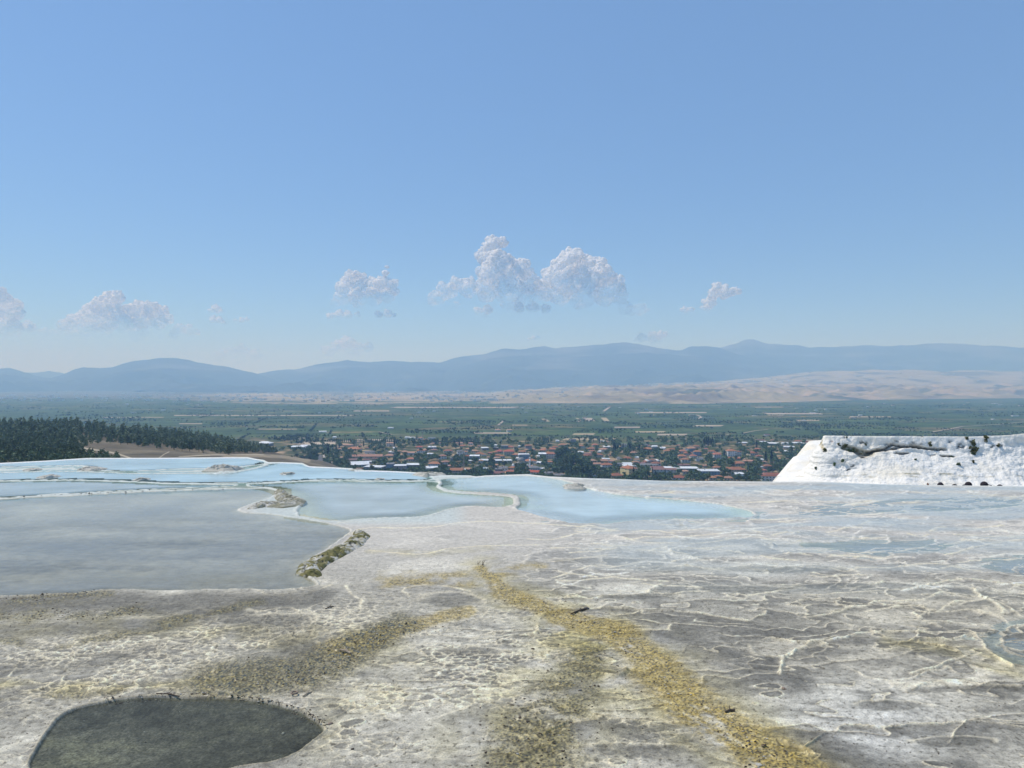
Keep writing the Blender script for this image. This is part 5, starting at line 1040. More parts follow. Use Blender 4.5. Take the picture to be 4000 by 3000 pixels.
def mast(u, vb_, vt, label, w=2.2, name='lattice_mast'):
    x, Y = gnd(u, vb_, VZ); H_ = (vb_-vt)/F*Y; e = obj(name, None, loc=(x, Y, VZ), label=label, cat='mast')
    m = MB()
    for sx, sy in ((-1,-1),(1,-1),(1,1),(-1,1)): m.tube((sx*w/2, sy*w/2, -1), (sx*.35, sy*.35, H_), .16, .1, 4)
    obj('leg', m.mesh('legs', [M['metal']]), e); m = MB(); n = max(6, int(H_/2.4))
    for i in range(n):
        a = 1-i/n; b_ = 1-(i+1)/n; wa = .35+(w/2-.35)*a; wb = .35+(w/2-.35)*b_; za = H_*i/n; zb_ = H_*(i+1)/n
        for sy in (-1, 1): m.tube((-wa, sy*wa, za), (wb, sy*wb, zb_), .09, .09, 3); m.tube((wa, sy*wa, za), (-wb, sy*wb, zb_), .09, .09, 3); m.tube((-wa, sy*wa, za), (wa, sy*wa, za), .09, .09, 3)
    obj('bracing', m.mesh('bracing', [M['metal']]), e)
    m = MB()
    for k in range(3): m.box(-.9+.6*k, -.6+.6*k, -.7, -.5, H_*.86, H_*.96)
    obj('antenna', m.mesh('antenna', [M['frame']]), e)
mast(1811, 1853, 1757, 'thin red steel lattice mast rising from the middle of the village', 3.0)
mast(1402, 1748, 1712, 'faint steel power mast left of the village beyond the orchards', 2.4); mast(1391, 1748, 1722, 'shorter of the two faint power masts beyond the orchards', 2.2); mast(1650, 1706, 1683, 'far steel mast standing on the plain behind the village', 2.4)
# solar collectors (the dark slatted opening) on the big orange roof
hb = [b for b in BLD if b['label'] and 'slatted opening' in b['label']][0]
m = MB()
for k in range(7): m.box(-hb['W']*.3+k*hb['W']*.065, -hb['W']*.3+k*hb['W']*.065+.5, -hb['D']*.42, -hb['D']*.12, hb['H']+1.6, hb['H']+1.9)
obj('roof_slats', m.mesh('roof_slats', [M['brown']]), hb['o'])
hb = [b for b in BLD if b['label'] and 'peaked white' in b['label']][0]
for k in range(7):
    m = MB(); w_ = hb['W']/7*.98; x0 = -hb['W']/2+w_*(k+.5); m.add([(x0-w_/2,-hb['D']/2-.4,hb['H']+1.5),(x0+w_/2,-hb['D']/2-.4,hb['H']+1.5),(x0+w_/2,3,hb['H']+1.5),(x0-w_/2,3,hb['H']+1.5),(x0,-2,hb['H']+3.2)], [(3,2,1,0),(0,1,4),(1,2,4),(2,3,4),(3,0,4)]); obj('canopy', m.mesh('canopy', [M['roof_white']]), hb['o'])
hb = [b for b in BLD if b['label'] and 'sunshade sails' in b['label']][0]
for k in range(3):
    m = MB(); x0 = -hb['W']*.4+k*hb['W']*.3; m.add([(x0,-3,hb['H']+.4),(x0+2.5,-3,hb['H']+.6),(x0+.3,-2.8,hb['H']+(5.5 if k == 0 else 2.6)),(x0,-2.9,hb['H']+.4),(x0+2.5,-2.8,hb['H']+.6),(x0+.3,-2.6,hb['H']+(5.5 if k == 0 else 2.6))], [(0,1,2),(5,4,3),(0,3,4,1),(1,4,5,2),(2,5,3,0)]); obj('sail', m.mesh('sail', [M['roof_white']]), hb['o'])
hb = [b for b in BLD if b['label'] and 'curved grey' in b['label']][0]
for k in range(4):
    m = MB(); w_ = hb['W']/4.4; x0 = -hb['W']*.4+k*w_; n_ = 8
    Va = [(x0+w_*.46*(1-math.cos(math.pi*i/n_)), y_, hb['H']+1+2.2*math.sin(math.pi*i/n_)) for y_ in (-hb['D']/2, hb['D']/2) for i in range(n_+1)]
    m.add(Va, [(i, i+1, n_+2+i, n_+1+i) for i in range(n_)]+[tuple(range(n_+1))[::-1], tuple(range(n_+1, 2*n_+2))]); obj('canopy', m.mesh('canopy', [M['roof_white' if k in (0, 3) else 'roof_grey']], True), hb['o'])
# every remaining house gets words of its own: what it looks like and which landmark it stands by
LM = [(1248,1815,'the avenue'),(1430,1790,'the long cypress-fronted building'),(1520,1830,'the blue-grey tower block'),(1604,1800,'the lone square orange-roofed house'),(1600,1715,'the far olive groves'),(1700,1822,'the white guest house'),(1811,1800,'the lattice mast'),(1798,1775,'the dark-roofed white house'),(1850,1787,'the blue-walled house'),
      (1988,1776,'the large dusty-red-roofed house'),(2047,1795,'the grey canopied hotel'),(2070,1830,'the minaret'),(2064,1752,'the tall narrow grey house'),(2155,1790,'the tall white house by the dark tree cluster'),(2240,1735,'the unfinished concrete house'),(2341,1785,'the cream arched villa'),(2372,1828,'the two-storey white house with dark window gaps'),
      (2460,1850,'the pale yellow building'),(2440,1760,'the big cypress clump'),(2530,1760,'the wide roof over dark walls'),(2550,1810,'the curved-canopy hotel'),(2665,1835,'the long bright white roof'),(2740,1765,'the hillside cypress group'),(2803,1790,'the white house by the poplar'),(2860,1780,'the tallest right-hand white house'),
      (2775,1855,'the blue-white veranda hotel'),(2880,1850,'the tan terraced block'),(3003,1832,'the square grey hip-roofed house'),(3010,1800,'the pair of tall cypresses'),(3030,1870,'the slatted-roof house'),(3125,1802,'the modern white cube house'),(3100,1735,'the far greenhouses')]
RN = dict(o='orange-tiled', p='pale-tiled', b='brown-roofed', r='red-tiled', g='grey-roofed', w='white-roofed'); WN = dict(w='white', c='cream', y='yellow', g='grey', b='bluish', d='dark-walled')
buck = {}
for b_ in BLD:
    kd = {'hip': 'hip-roofed house', 'gable': 'gabled house', 'flat': 'flat building'}[b_['kind']]
    b_['o']['category'] = 'building' if b_['kind'] == 'flat' else 'house'
    if b_['label']: b_['o']['label'] = b_['label']; del b_['o']['group']; continue
    sz = 'tiny' if b_['w'] < 17 else 'small' if b_['w'] < 25 else 'mid-sized' if b_['w'] < 34 else 'wide'
    u, v, t = min(LM, key=lambda l: math.hypot(l[0]-b_['u'], (l[1]-b_['v'])*2.5)); du, dv = b_['u']-u, b_['v']-v
    rel = ('behind' if dv < 0 else 'in front of') if abs(dv)*3 > abs(du) else ('left of' if du < 0 else 'right of')
    b_['base'] = f"{sz} {WN[b_['wall']]} {RN[b_['roof']]} {kd} {rel} {t}".replace('the large dusty-red-roofed house','the dusty-red-roofed house').replace('the two-storey white house with dark window gaps','the house with window gaps').replace('the tall white house by the dark tree cluster','the dark tree cluster').replace('the lone square orange-roofed house','the lone orange-roofed house'); buck.setdefault(b_['base'], []).append(b_)
for k, L_ in buck.items():
    L_.sort(key=lambda b: b['u'])
    for i, b_ in enumerate(L_):
        b_['o']['label'] = k if len(L_) == 1 else (('leftmost ' if i == 0 else 'rightmost ' if i == len(L_)-1 else 'middle ')+k if len(L_) <= 3 else ['first', 'second', 'third', 'fourth', 'fifth', 'sixth', 'seventh'][i]+' from the left, '+k)
# ---------------------------------------------------------------- village trees
def bb(u, v, w, h): return any(abs(b['u']-u) < b['w']/2+w and b['v']-b['hw']-6-h*.2 < v < b['v']+2 for b in BLD)
def ptree(u, v, hpx, tpl, hh, name, label, cat, group, fat=1.0):
    x, Y = gnd(u, v, VZ); s = hpx/F*Y/hh; return tree(name, tpl, (x, Y, VZ), s*fat, label, cat, group, sz=s)
n_c = 0
def cyp(L_, ox, k, label, group):
    global n_c
    for (px, pb, pt) in L_:
        ptree(ox+px/k, 1680+pb/k, (pb-pt)/k, CT[n_c % 3], 10.0, 'cypress_tree', label, 'cypress', group, fat=1.0 if (pb-pt)/k > 18 else .8); n_c += 1
cyp([(360,470,250),(330,340,250)], 1200, 4.424, 'tallest dark cypress pair on the right side of the avenue', 'cypress pair by the avenue')
cyp([(435,350,245),(500,350,235),(555,345,240)], 1200, 4.424, 'dark cypress among the pines right of the avenue', 'cypresses by the avenue')
cyp([(975,290,190)], 1200, 4.424, 'single slender cypress beyond the large low orange roof', None); cyp([(1270,255,180)], 1200, 4.424, 'slender cypress left of the white balcony house', None); cyp([(1505,290,165)], 1200, 4.424, 'dark cypress right beside the white balcony house', None)
cyp([(1895,175,75)], 1200, 4.424, 'tall cypress between the two farthest white houses', None); cyp([(850,295,220),(810,290,235)], 1200, 4.424, 'pair of cypresses left of the lone slender cypress', 'far left cypress pair')
cyp([(660,495,415),(750,495,425),(815,492,430),(855,492,415),(910,490,440),(955,488,425),(1010,486,440),(1050,486,430),(1085,484,410),(1130,482,430),(1185,480,415),(1215,480,425),(1250,478,430),(1280,478,420)], 1200, 4.424, 'small dark cypress in the row before the very long pale-tiled building', 'row of small cypresses')
cyp([(1935,490,400),(1975,490,415)], 1200, 4.424, 'cypress right of the lone square orange-roofed house', 'cypress pair in the left village')
cyp([(640,280,170)], 1650, 4.424, 'single tall cypress behind the dark-roofed white house', None); cyp([(1785,235,160)], 1650, 4.424, 'cypress just above the tall narrow grey house', None); cyp([(215,250,165)], 1650, 4.424, 'broad dark conifer behind the blue-grey house', None)
cyp([(2175,218,145),(2055,215,160)], 1650, 4.424, 'far cypress at the edge of the green fields', 'far cypresses by the fields')
cyp([(250,150,80),(190,215,140),(65,208,160),(385,212,150),(490,212,150),(450,215,180)], 2100, 4.424, 'lone cypress between the far fields and the straw-coloured field', 'cypresses near the straw field')
cyp([(725,215,130)], 2100, 4.424, 'broad cypress against the straw-coloured field right of the concrete house', None); cyp([(925,178,125),(963,203,135)], 2100, 4.424, 'one of two slim cypresses in the middle of the straw-coloured field', 'two slim cypresses on the straw field'); cyp([(1070,232,140)], 2100, 4.424, 'large cypress at the right end of the straw-coloured field', None)
cyp([(1320,385,210),(1385,385,255),(1345,380,240),(1480,315,230),(1440,380,270),(1590,395,232),(1610,380,270),(1410,370,290),(1650,390,290)], 2100, 4.424, 'tall black-green cypress in the big clump at mid village', 'big cypress clump'); cyp([(1540,215,160),(1555,220,165),(1587,218,145),(1605,216,165)], 2100, 4.424, 'slim cypress in the distant row of four above the big clump', 'distant row of four cypresses')
cyp([(1765,380,240),(1700,385,330)], 2100, 4.424, 'cypress between the big clump and the wide roof over dark walls', 'cypresses by the wide roof')
cyp([(1985,770,640),(1860,850,720),(1900,860,700),(1940,855,730),(2040,862,700),(2080,860,720)], 2100, 4.424, 'dark cypress at the terrace edge right of the pale yellow building', 'cypresses by the yellow building'); cyp([(1660,800,640)], 2100, 4.424, 'slim yellowish poplar against the pale yellow building', None)
cyp([(680,212,120),(690,215,112),(715,200,88),(745,205,85),(735,210,100),(790,205,85),(770,205,110),(838,160,95),(810,215,120)], 2550, 3.403, 'tall dark cypress in the dense group on the right-hand horizon of the village', 'right-hand cypress group'); cyp([(520,190,112),(440,200,150),(465,200,145),(490,200,145),(415,205,150),(325,185,145)], 2550, 3.403, 'cypress in the thin row left of the dense cypress group', 'thin cypress row')
cyp([(1500,445,290)], 2550, 3.403, 'left one of the two very tall cypresses in the right-hand village', None); cyp([(1580,450,270)], 2550, 3.403, 'right one of the two very tall cypresses in the right-hand village', None); cyp([(950,405,285)], 2550, 3.403, 'tall poplar right of the white three-storey house', None); cyp([(1105,405,335),(1045,405,350)], 2550, 3.403, 'cypress in front of the tallest right-hand white house', 'cypresses before the tallest house')
cyp([(1850,305,205),(1910,300,230)], 2550, 3.403, 'cypress in the trees below the far greenhouses', 'cypresses below the greenhouses'); cyp([(2085,285,200)], 2550, 3.403, 'slim cypress nearest the top of the white cliff', None); cyp([(1130,185,105),(1380,245,140)], 2550, 3.403, 'conifer beside the far white sheds', 'conifers by the white sheds')
cyp([(40,665,540),(90,660,560),(5,665,600),(165,600,520)], 2550, 3.403, 'dark cypress below the long maroon-roofed hotel wing', 'cypresses below the hotel wing')
# big individual trees
def big(u, v, h, lab, light=False, k=0): ptree(u, v, h, (BL[k % 2] if light else BT[k % 5]), 6.4, 'broadleaf_tree', lab, 'tree', None, fat=1.15)
big(1451, 1840, 24, 'bushy light green tree in front of the white-roofed shed', True); big(1850, 1862, 36, 'big dark tree at the terrace edge below the mosque', k=1); big(1747, 1858, 30, 'wide green tree at the terrace edge left of the lattice mast', k=2)
big(1690, 1860, 32, 'dark tree just behind the notch in the white terrace edge', k=3); big(2038, 1848, 20, 'round tree between the mosque and the red-roofed house', k=4); big(2490, 1872, 34, 'large tree in front of the pale yellow building', k=0); big(2352, 1864, 26, 'yellowish-green tree at the terrace edge left of the low orange house', True, 1)
for i, (u, v, h) in enumerate([(2200,1858,50),(2225,1862,56),(2250,1866,58),(2275,1868,56),(2295,1866,60),(2215,1830,60),(2240,1835,66),(2270,1840,60),(2190,1800,50),(2205,1790,52),(2230,1815,50),(2300,1845,54),(2180,1840,40),(2320,1868,34)]):
    ptree(u, v, h, BT[i % 5], 6.4, 'broadleaf_tree', 'towering dark tree in the big cluster at the centre of the village edge', 'tree', 'big dark tree cluster', fat=1.0)
for i, (u, v, h) in enumerate([(1190,1808,30),(1205,1812,34),(1222,1812,40),(1180,1800,26),(1215,1800,40),(1228,1806,42),(1232,1790,36),(1160,1790,22),(1100,1800,14),(1140,1795,16),(1215,1780,30)]):
    ptree(u, v, h, BT[(i+2) % 5], 6.4, 'broadleaf_tree', 'dark round tree on the left side of the avenue', 'tree', 'trees left of the avenue', fat=1.1)
big(1048, 1806, 20, 'lone round bush on the dry grass by the raised pool edge', k=2)
# the many others, scattered between the houses; the largest are things, the rest one mass
cand = []
r = np.random.RandomState(23)
for i in range(5200):
    v = 1690+ (1884-1690)*r.rand()**.75; u = r.uniform(1080, 3330)
    top = np.interp(u, [1080, 1300, 1450, 1700, 2000, 2400, 2800, 3200, 3330], [1770, 1738, 1728, 1718, 1722, 1724, 1712, 1716, 1716])
    if v < top+r.uniform(-8, 8): continue
    if abs(u-np.interp(v, [1778, 1905], [1240, 1268])) < 13+ (v-1778)*.1 and v > 1776: continue
    if u < 1230 and v > 1795 : continue
    if u < 1180 and v > 1770: continue
    h = r.uniform(14, 27)*(1300/(CH-VZ)/F*(v-1500))**.9*.9
    if bb(u, v-2, 1.0, h) and r.rand() < .93: continue
    # keep roofs readable: no tall tree right in front of a wall
    if any(abs(b['u']-u) < b['w']/2 and 0 < v-b['v'] < h*.75-4 for b in BLD): h *= .5
    if 2190 < u < 2400 and 1710 < v < 1722: continue
    cand.append((u, v, h))
cand.sort(key=lambda c: -c[2]); zone = [(1300,'left of the avenue'),(1500,'among the houses left of the blue-grey tower block'),(1800,'among the houses left of the lattice mast'),(2050,'among the houses between the lattice mast and the minaret'),(2330,'among the houses right of the minaret'),(2560,'among the houses near the pale yellow building'),(2850,'among the houses near the long bright white roof'),(3400,'among the houses left of the white cliff')]
for i, (u, v, h) in enumerate(cand[:250]):
    lt = r.rand() < .16; z_ = [z for z in zone if u < z[0]][0][1]
    ptree(u, v, h, BL[i % 2] if lt else BT[i % 5], 6.4, 'broadleaf_tree', ('light yellow-green tree ' if lt else 'dark green tree ')+z_, 'tree', ('light trees ' if lt else 'dark trees ')+z_, fat=1.15)
mass = []
for (u, v, h) in cand[250:]:
    x, Y = gnd(u, v, VZ); mass.append((x, Y, VZ, h/F*Y/6.4*1.15))
tree_mass('village_trees', mass, BT, 'dense dark green trees filling the gaps between the village houses', 'leaf', 70)
# orchards and hedgerow trees on the plain
pl = []
v_ = 1577+(1738-1577)*r.rand(26000); u_ = r.uniform(-200, 4300, 26000); Y_ = (CH-VZ)*F/(v_-1500); X_ = (u_-2000)/F*Y_
n_ = perlin(X_/260., Y_/260., 77)+.55*perlin(X_/80., Y_/110., 78); ok_ = n_ > .30-.28*(v_ < 1600)
pl = [(float(x), float(y), VZ, r.uniform(.5, 1.15)) for x, y in zip(X_[ok_], Y_[ok_])][:8500]
for i in range(120):             # hedges along field edges
    v = r.uniform(1590, 1730); u = r.uniform(-100, 4100); x, Y = gnd(u, v, VZ); a = r.choice([.25, -.2, 1.8, .1]); L_ = r.uniform(80, 420)
    for k in range(int(L_/9)): pl.append((x+math.cos(a)*k*9+r.uniform(-3, 3), Y+math.sin(a)*k*9+r.uniform(-3, 3), VZ, r.uniform(.4, .95)))
for row in range(14):           # young orchard rows
    for k in range(34):
        x, Y = gnd(1290+k*8, 1716+row*.9, VZ); 
        pl.append((x, Y, VZ, .35))
tree_mass('plain_trees', pl, BT, 'scattered dark trees and hedges on the green plain', 'far_leaf', 14)
# bushes at the foot of the wooded hill
sb = []
for i in range(160):
    u = r.uniform(1060, 1240); v = r.uniform(1780, 1812); x, Y = gnd(u, v, VZ); sb.append((x, Y, VZ, r.uniform(.2, .5)))
tree_mass('dry_bushes', sb, BT, 'low dry bushes on the tan grass left of the avenue', 'leaf', 30, 'bushes')
# far buildings as specks on plain, hills and city
m = MB(); r = np.random.RandomState(31); cnt = 0
def spot_z(u, Y):
    x = (u-2000)/F*Y; UU = np.array([float(u)]); XX = np.array([x]); YY = np.array([float(Y)]); return x, float(max(VZ, zb(UU, XX, YY)[0] if Y < 11400 else -999, zm(UU, XX, YY)[0] if Y > 7600 else -999))
uu_ = np.concatenate([r.normal(2300, 420, 620), r.uniform(-100, 4200, 230), r.uniform(-100, 2300, 400), r.uniform(0, 4000, 60)]); yy_ = np.concatenate([r.uniform(9500, 12300, 620), r.uniform(8000, 12500, 230), r.uniform(5200, 8200, 400), r.uniform(2500, 5000, 60)])
xx_ = (uu_-2000)/F*yy_; zz_ = np.maximum(VZ, np.maximum(np.where(yy_ < 11400, zb(uu_, xx_, yy_), -999), np.where(yy_ > 7600, zm(uu_, xx_, yy_), -999)))
for x, Y, z in zip(xx_, yy_, zz_):
    s_ = r.uniform(8, 20)*(1 if Y > 5000 else .6); hh_ = r.uniform(5, 14)*(1 if Y > 5000 else .45)
    m.box(x-s_, x+s_*r.uniform(.3, 1.2), Y, Y+12, z-4, z+hh_, int(r.randint(3)))
obj('far_town', m.mesh('far_town', [M['roof_white'], M['wall_cream'], M['wall_white']]), label='pale specks of far town buildings across the plain and hills', cat='far town', kind='stuff')

# ---------------------------------------------------------------- shrubs on the white cliff
def shrub(u, v, wpx, hpx, seed, label, col='tuft'):
    p = on_cliff(u, v); Y = p[1]; w = wpx/F*Y/2; h = hpx/F*Y/2
    r_ = np.random.RandomState(seed); lob = [(r_.uniform(-.6, .6)*w, 0, r_.uniform(-.8, .8)*h, min(w, h)*.6+.02) for _ in range(7)]
    V_, F_ = leaf_cloud(130, lambda q_, n: clumps(q_, n, lob), min(w, h)*.38+.05, seed); tp = new_mesh('foliage', V_, F_, [M[col]])
    e = obj('cliff_shrub', None, loc=(p[0], p[1]-.15, p[2]), label=label, cat='shrub'); obj('foliage', tp, e)
    mb = MB(); mb.tube((0, .3, -h*.3), (0, -.05, h*.3), .05, .02, 4); obj('stem', mb.mesh('stem', [M['bark']]), e)
for i, t in enumerate([(3323,1758,44,26,'largest spreading green shrub at the left end of the dark hollow','leaf'), (3302,1742,14,14,'small green shrub above the left end of the dark hollow','tuft'), (3274,1737,10,14,'little round shrub high on the left shoulder of the cliff','tuft'), (3210,1728,14,30,'yellowish plants hanging over the upper left corner of the cliff','tuft'), (3222,1758,12,20,'ochre tuft just below the hanging corner plants','tuft'),
        (3800,1757,28,30,'big yellow-green shrub with dark foot on the right part of the cliff','tuft'), (3795,1728,18,18,'pale green tuft above the big right-hand shrub','tuft'), (3775,1713,10,12,'upper left pale tuft near the cliff top','tuft'), (3846,1720,16,30,'tall narrow pale shrub near the cliff top','tuft'), (3800,1772,14,12,'dark low part of vegetation under the big right-hand shrub','leaf'),
        (3627,1738,12,18,'pale wispy tuft above the dark crack','tuft'), (3382,1736,6,18,'thin dry stem plant above the hollow','tuft'), (3735,1816,24,10,'dark flat bush lying on the lower right slope','leaf'), (3718,1786,14,12,'small dark bush at the end of the lower crack','leaf'), (3290,1801,10,10,'upper of the two small dark tufts on the left slope','leaf'),
        (3258,1813,10,13,'lower of the two small dark tufts on the left slope','leaf'), (3188,1830,8,12,'small green tuft near the left edge of the cliff','leaf'), (3892,1742,14,10,'faint pale tuft at the right end of the cliff','tuft'), (3798,1806,10,12,'wispy tuft hanging below the big right-hand shrub','tuft'), (3305,1707,5,6,'tiny dark tuft on the rim of the cliff top','leaf'), (3574,1795,8,8,'tiny tuft on the bare middle of the cliff','leaf')]):
    shrub(t[0], t[1], t[2], t[3], 500+i, t[4], t[5])

# ---------------------------------------------------------------- people on the path below the right-hand lip
def person(u, vtop, Y, pose, label, cloth, cap, arm, seed):
    x, _, zt = at(u, vtop, Y); H_ = 1.72; z0 = -1.93; s = (zt-z0)/H_
    e = obj('person', None, loc=(x, Y, z0), label=label, cat='person', sc=(1, 1, s))
    vs = [(0,0,.94),(0,0,1.15),(0,.01,1.38),(0,0,1.47),(0,-.015,1.54),(0,-.02,1.62),(-.10,0,.90),(-.11,-.02,.50),(-.11,.02,.08),(-.11,-.12,.04),(.10,0,.90),(.11,-.05,.50),(.12,.02,.08),(.12,-.12,.04),(-.19,0,1.38),(.19,0,1.38)]
    rs_ = [.15,.13,.15,.06,.065,.09,.085,.06,.045,.035,.085,.06,.045,.035,.06,.06]
    ed = [(0,1),(1,2),(2,3),(3,4),(4,5),(0,6),(6,7),(7,8),(8,9),(0,10),(10,11),(11,12),(12,13),(2,14),(2,15)]
    def limb(root, pts, rr_):
        i0 = root
        for p, q_ in zip(pts, rr_): vs.append(p); rs_.append(q_); ed.append((i0, len(vs)-1)); i0 = len(vs)-1
        return i0
    for k, (root, sx) in enumerate(((14, -1), (15, 1))):
        if arm == 'up' and k == 0: i = limb(root, [(-.32,-.08,1.28),(-.26,-.22,1.50),(-.24,-.25,1.56)], [.042,.034,.03]); hx, hy, hz_ = -.24, -.25, 1.56; d = (0, 0, 1)
        elif arm == 'face' and k == 0: i = limb(root, [(-.30,-.06,1.20),(-.15,-.16,1.42),(-.12,-.18,1.48)], [.042,.034,.03]); hx, hy, hz_ = -.12, -.18, 1.48; d = (0, 0, 1)
        else: i = limb(root, [(sx*.26,.01,1.12),(sx*.27,-.06,.86),(sx*.27,-.08,.80)], [.042,.034,.03]); hx, hy, hz_ = sx*.27, -.08, .80; d = (0, 0, -1)
        for f_, (fx, L_) in enumerate(((-.025,.07),(-.008,.08),(.009,.075),(.025,.06))): limb(i, [(hx+fx, hy-.01, hz_+d[2]*.05), (hx+fx, hy-.025, hz_+d[2]*(.05+L_))], [.010,.008])
        limb(i, [(hx-sx*.045, hy-.02, hz_+d[2]*.04)], [.011])
    me = bpy.data.meshes.new('body'); me.from_pydata(vs, ed, []); o = bpy.data.objects.new('body', me); COL.objects.link(o)
    sk = o.modifiers.new('s', 'SKIN'); 
    for i, sv in enumerate(me.skin_vertices[0].data): sv.radius = (rs_[i], rs_[i]); sv.use_root = (i == 0)
    sb_ = o.modifiers.new('b', 'SUBSURF'); sb_.levels = 1
    m2 = bpy.data.meshes.new_from_object(o.evaluated_get(bpy.context.evaluated_depsgraph_get())); bpy.data.objects.remove(o)
    m2.materials.clear(); m2.materials.append(M['skin']); m2.materials.append(M[cloth]); m2.name = 'body'
    for p in m2.polygons: c_ = p.center; p.use_smooth = True; p.material_index = 1 if c_[2] < 1.43 and abs(c_[0]) < .24 and c_[2] > .1 else 0
    obj('body', m2, e)
    # hair, face and cap
    mb = MB(); mb.lathe([(.095*math.cos(a), 1.60+.115*math.sin(a)) for a in np.linspace(-.15, 1.5, 8)], 14, 0, .012, sq=1.08); hm = mb.mesh('hair', [M['cloth_dark']], True); hr = obj('hair', hm, e)
    mb = MB(); mb.add([(-.015,-.10,1.56),(.015,-.10,1.56),(0,-.10,1.61),(0,-.135,1.565)], [(0,1,3),(1,2,3),(2,0,3),(0,2,1)]); 
    for sx in (-1, 1): mb.lathe([(.002, 1.585), (.014, 1.595), (.002, 1.605)], 8, sx*.035, -.098); mb.box(sx*.1-.008, sx*.1+.008, -.02, .02, 1.56, 1.62)
    mb.box(-.025, .025, -.105, -.09, 1.528, 1.538); obj('face', mb.mesh('face', [M['skin']]), e)
    if cap:
        mb = MB(); mb.lathe([(.103*math.cos(a), 1.635+.10*math.sin(a)) for a in np.linspace(-.1, 1.5, 7)], 14, 0, .01, sq=1.08); mb.add([(-.075,-.08,1.64),(.075,-.08,1.64),(.06,-.19,1.625),(-.06,-.19,1.625),(-.075,-.08,1.65),(.075,-.08,1.65),(.06,-.19,1.635),(-.06,-.19,1.635)], [(3,2,1,0),(4,5,6,7),(0,1,5,4),(1,2,6,5),(2,3,7,6),(3,0,4,7)]); obj('cap', mb.mesh('cap', [M['cloth_dark']], False), e)
    e.rotation_euler = (0, 0, pose); return e
person(3673, 1883, 22.6, math.radians(-60), 'leftmost bareheaded person behind the rim raising a hand', 'cloth_red', False, 'up', 1); ph = None
person(3728, 1889.5, 22.3, math.radians(-160), 'lowest small dark head second from the left behind the rim', 'cloth_dark', False, '', 2)
person(3782, 1883.5, 22.5, math.radians(-70), 'middle person behind the rim in a dark cap holding hand to face', 'cloth_red', True, 'face', 3)
person(3846, 1882.5, 22.4, math.radians(60), 'person behind the rim in a dark cap facing right', 'cloth_dark', True, '', 4)
person(3905, 1891, 22.2, math.radians(170), 'rightmost dark head just showing above the rim', 'cloth_dark', False, '', 5)

# ---------------------------------------------------------------- crusted rock ridges, stones, sticks
def rockstrip(P_, widths, hh, label, name='crusted_rock', moss=.6, seed=1, hx=None):
    """a rough hump following a traced line; widths across in photo-ground metres"""
    G = [gnd(*p) for p in P_]; n = 110; t = np.linspace(0, len(G)-1, n)
    cx_ = np.interp(t, range(len(G)), [g[0] for g in G]); cy2 = np.interp(t, range(len(G)), [g[1] for g in G]); w = np.interp(t, np.linspace(0, len(G)-1, len(widths)), widths)
    dx, dy = np.gradient(cx_), np.gradient(cy2); L_ = np.hypot(dx, dy); nx, ny = -dy/L_, dx/L_; mrows = 44; c_ = np.linspace(-1, 1, mrows)
    X = cx_[:, None]+nx[:, None]*c_*w[:, None]/2; Y = cy2[:, None]+ny[:, None]*c_*w[:, None]/2
    env = (1-c_**2)[None]**.6*np.minimum(1, np.minimum(np.arange(n), n-1-np.arange(n))/8.)[:, None]
    f1, f2, cid = worley(X*4.5+.5*fbm(X*3, Y*3, 2, seed), Y*4.5, seed); g1, g2, gid = worley(X*13, Y*13, seed+2)
    Z = -.03+env*(.62*hh*(.45+.75*(1-f1)+.5*cid)+hh*.25*(1-g1))
    C_ = np.ones(X.shape+(3,))*np.array([.60, .57, .49]); C_ = mixc(C_, (.13, .125, .04), np.clip(sm(.35, .75, cid*.6+gid*.5+.3*fbm(X*3, Y*3, 3, seed))*moss*1.5, 0, 1)); C_ = mixc(C_, (.03, .03, .02), sm(.16, .0, f2-f1)*(.25+.6*moss)); C_ = mixc(C_, (.3, .26, .1), sm(.5, .9, gid)*.7*moss*moss)
    me = new_mesh(name, np.stack([X, Y, Z], -1).reshape(-1, 3), grid_faces(n, mrows), [M['rock']], False)
    if me.polygons[len(me.polygons)//2].normal.z < 0: me.flip_normals()
    set_col(me, 'col', C_); return obj(name, me, label=label, cat='rock')
rockstrip([(1085,1914),(1105,1940),(1140,1958),(1120,1975),(1040,1972),(960,1992)], [.2, .5, .75, .8, .6, .2], .13, 'mossy rock heap between the grey pool and the pale pool', 'rock_ridge', .42, 3)
rockstrip([(1395,2070),(1412,2095),(1375,2130),(1300,2165),(1225,2205),(1205,2235),(1245,2258)], [.15, .38, .48, .52, .5, .42, .15], .11, 'long mossy yellow-green rock ridge at the end of the grey pool', 'rock_ridge', .9, 7)
rockstrip([(838,1842),(855,1838),(872,1836),(880,1842)], [.6, 1.2, 1.5, .6], .22, 'white stone heap at the left end of the raised pool wall', moss=.12, seed=11)
rockstrip([(318,1838),(345,1832),(368,1834),(376,1840)], [.3, .8, .9, .3], .12, 'white rock at the tip of the upper left pool', moss=.05, seed=12)
rockstrip([(116,1838),(128,1835),(140,1838)], [.4, .7, .4], .1, 'small white rock at the far left of the upper pools', moss=.05, seed=13)
rockstrip([(172,1867),(190,1863),(203,1867)], [.4, .8, .4], .1, 'pale rock below the far left rock', moss=.05, seed=14)
rockstrip([(543,1877),(553,1873),(563,1877)], [.3, .6, .3], .1, 'pale little rock in the middle of the left shallows', moss=.1, seed=15)
rockstrip([(1108,1853),(1122,1850),(1133,1854)], [.3, .6, .3], .09, 'small pale rock right of the raised pool wall', moss=.15, seed=16)
rockstrip([(1664,1858),(1674,1853),(1683,1861)], [.5, 1.2, .5], .12, 'white rock crumbling at the notch in the terrace edge', moss=.12, seed=17)
rockstrip([(1382,1838),(1389,1835),(1394,1838)], [.2, .6, .2], .07, 'tiny white rock at the step in the far terrace edge', moss=.05, seed=18)
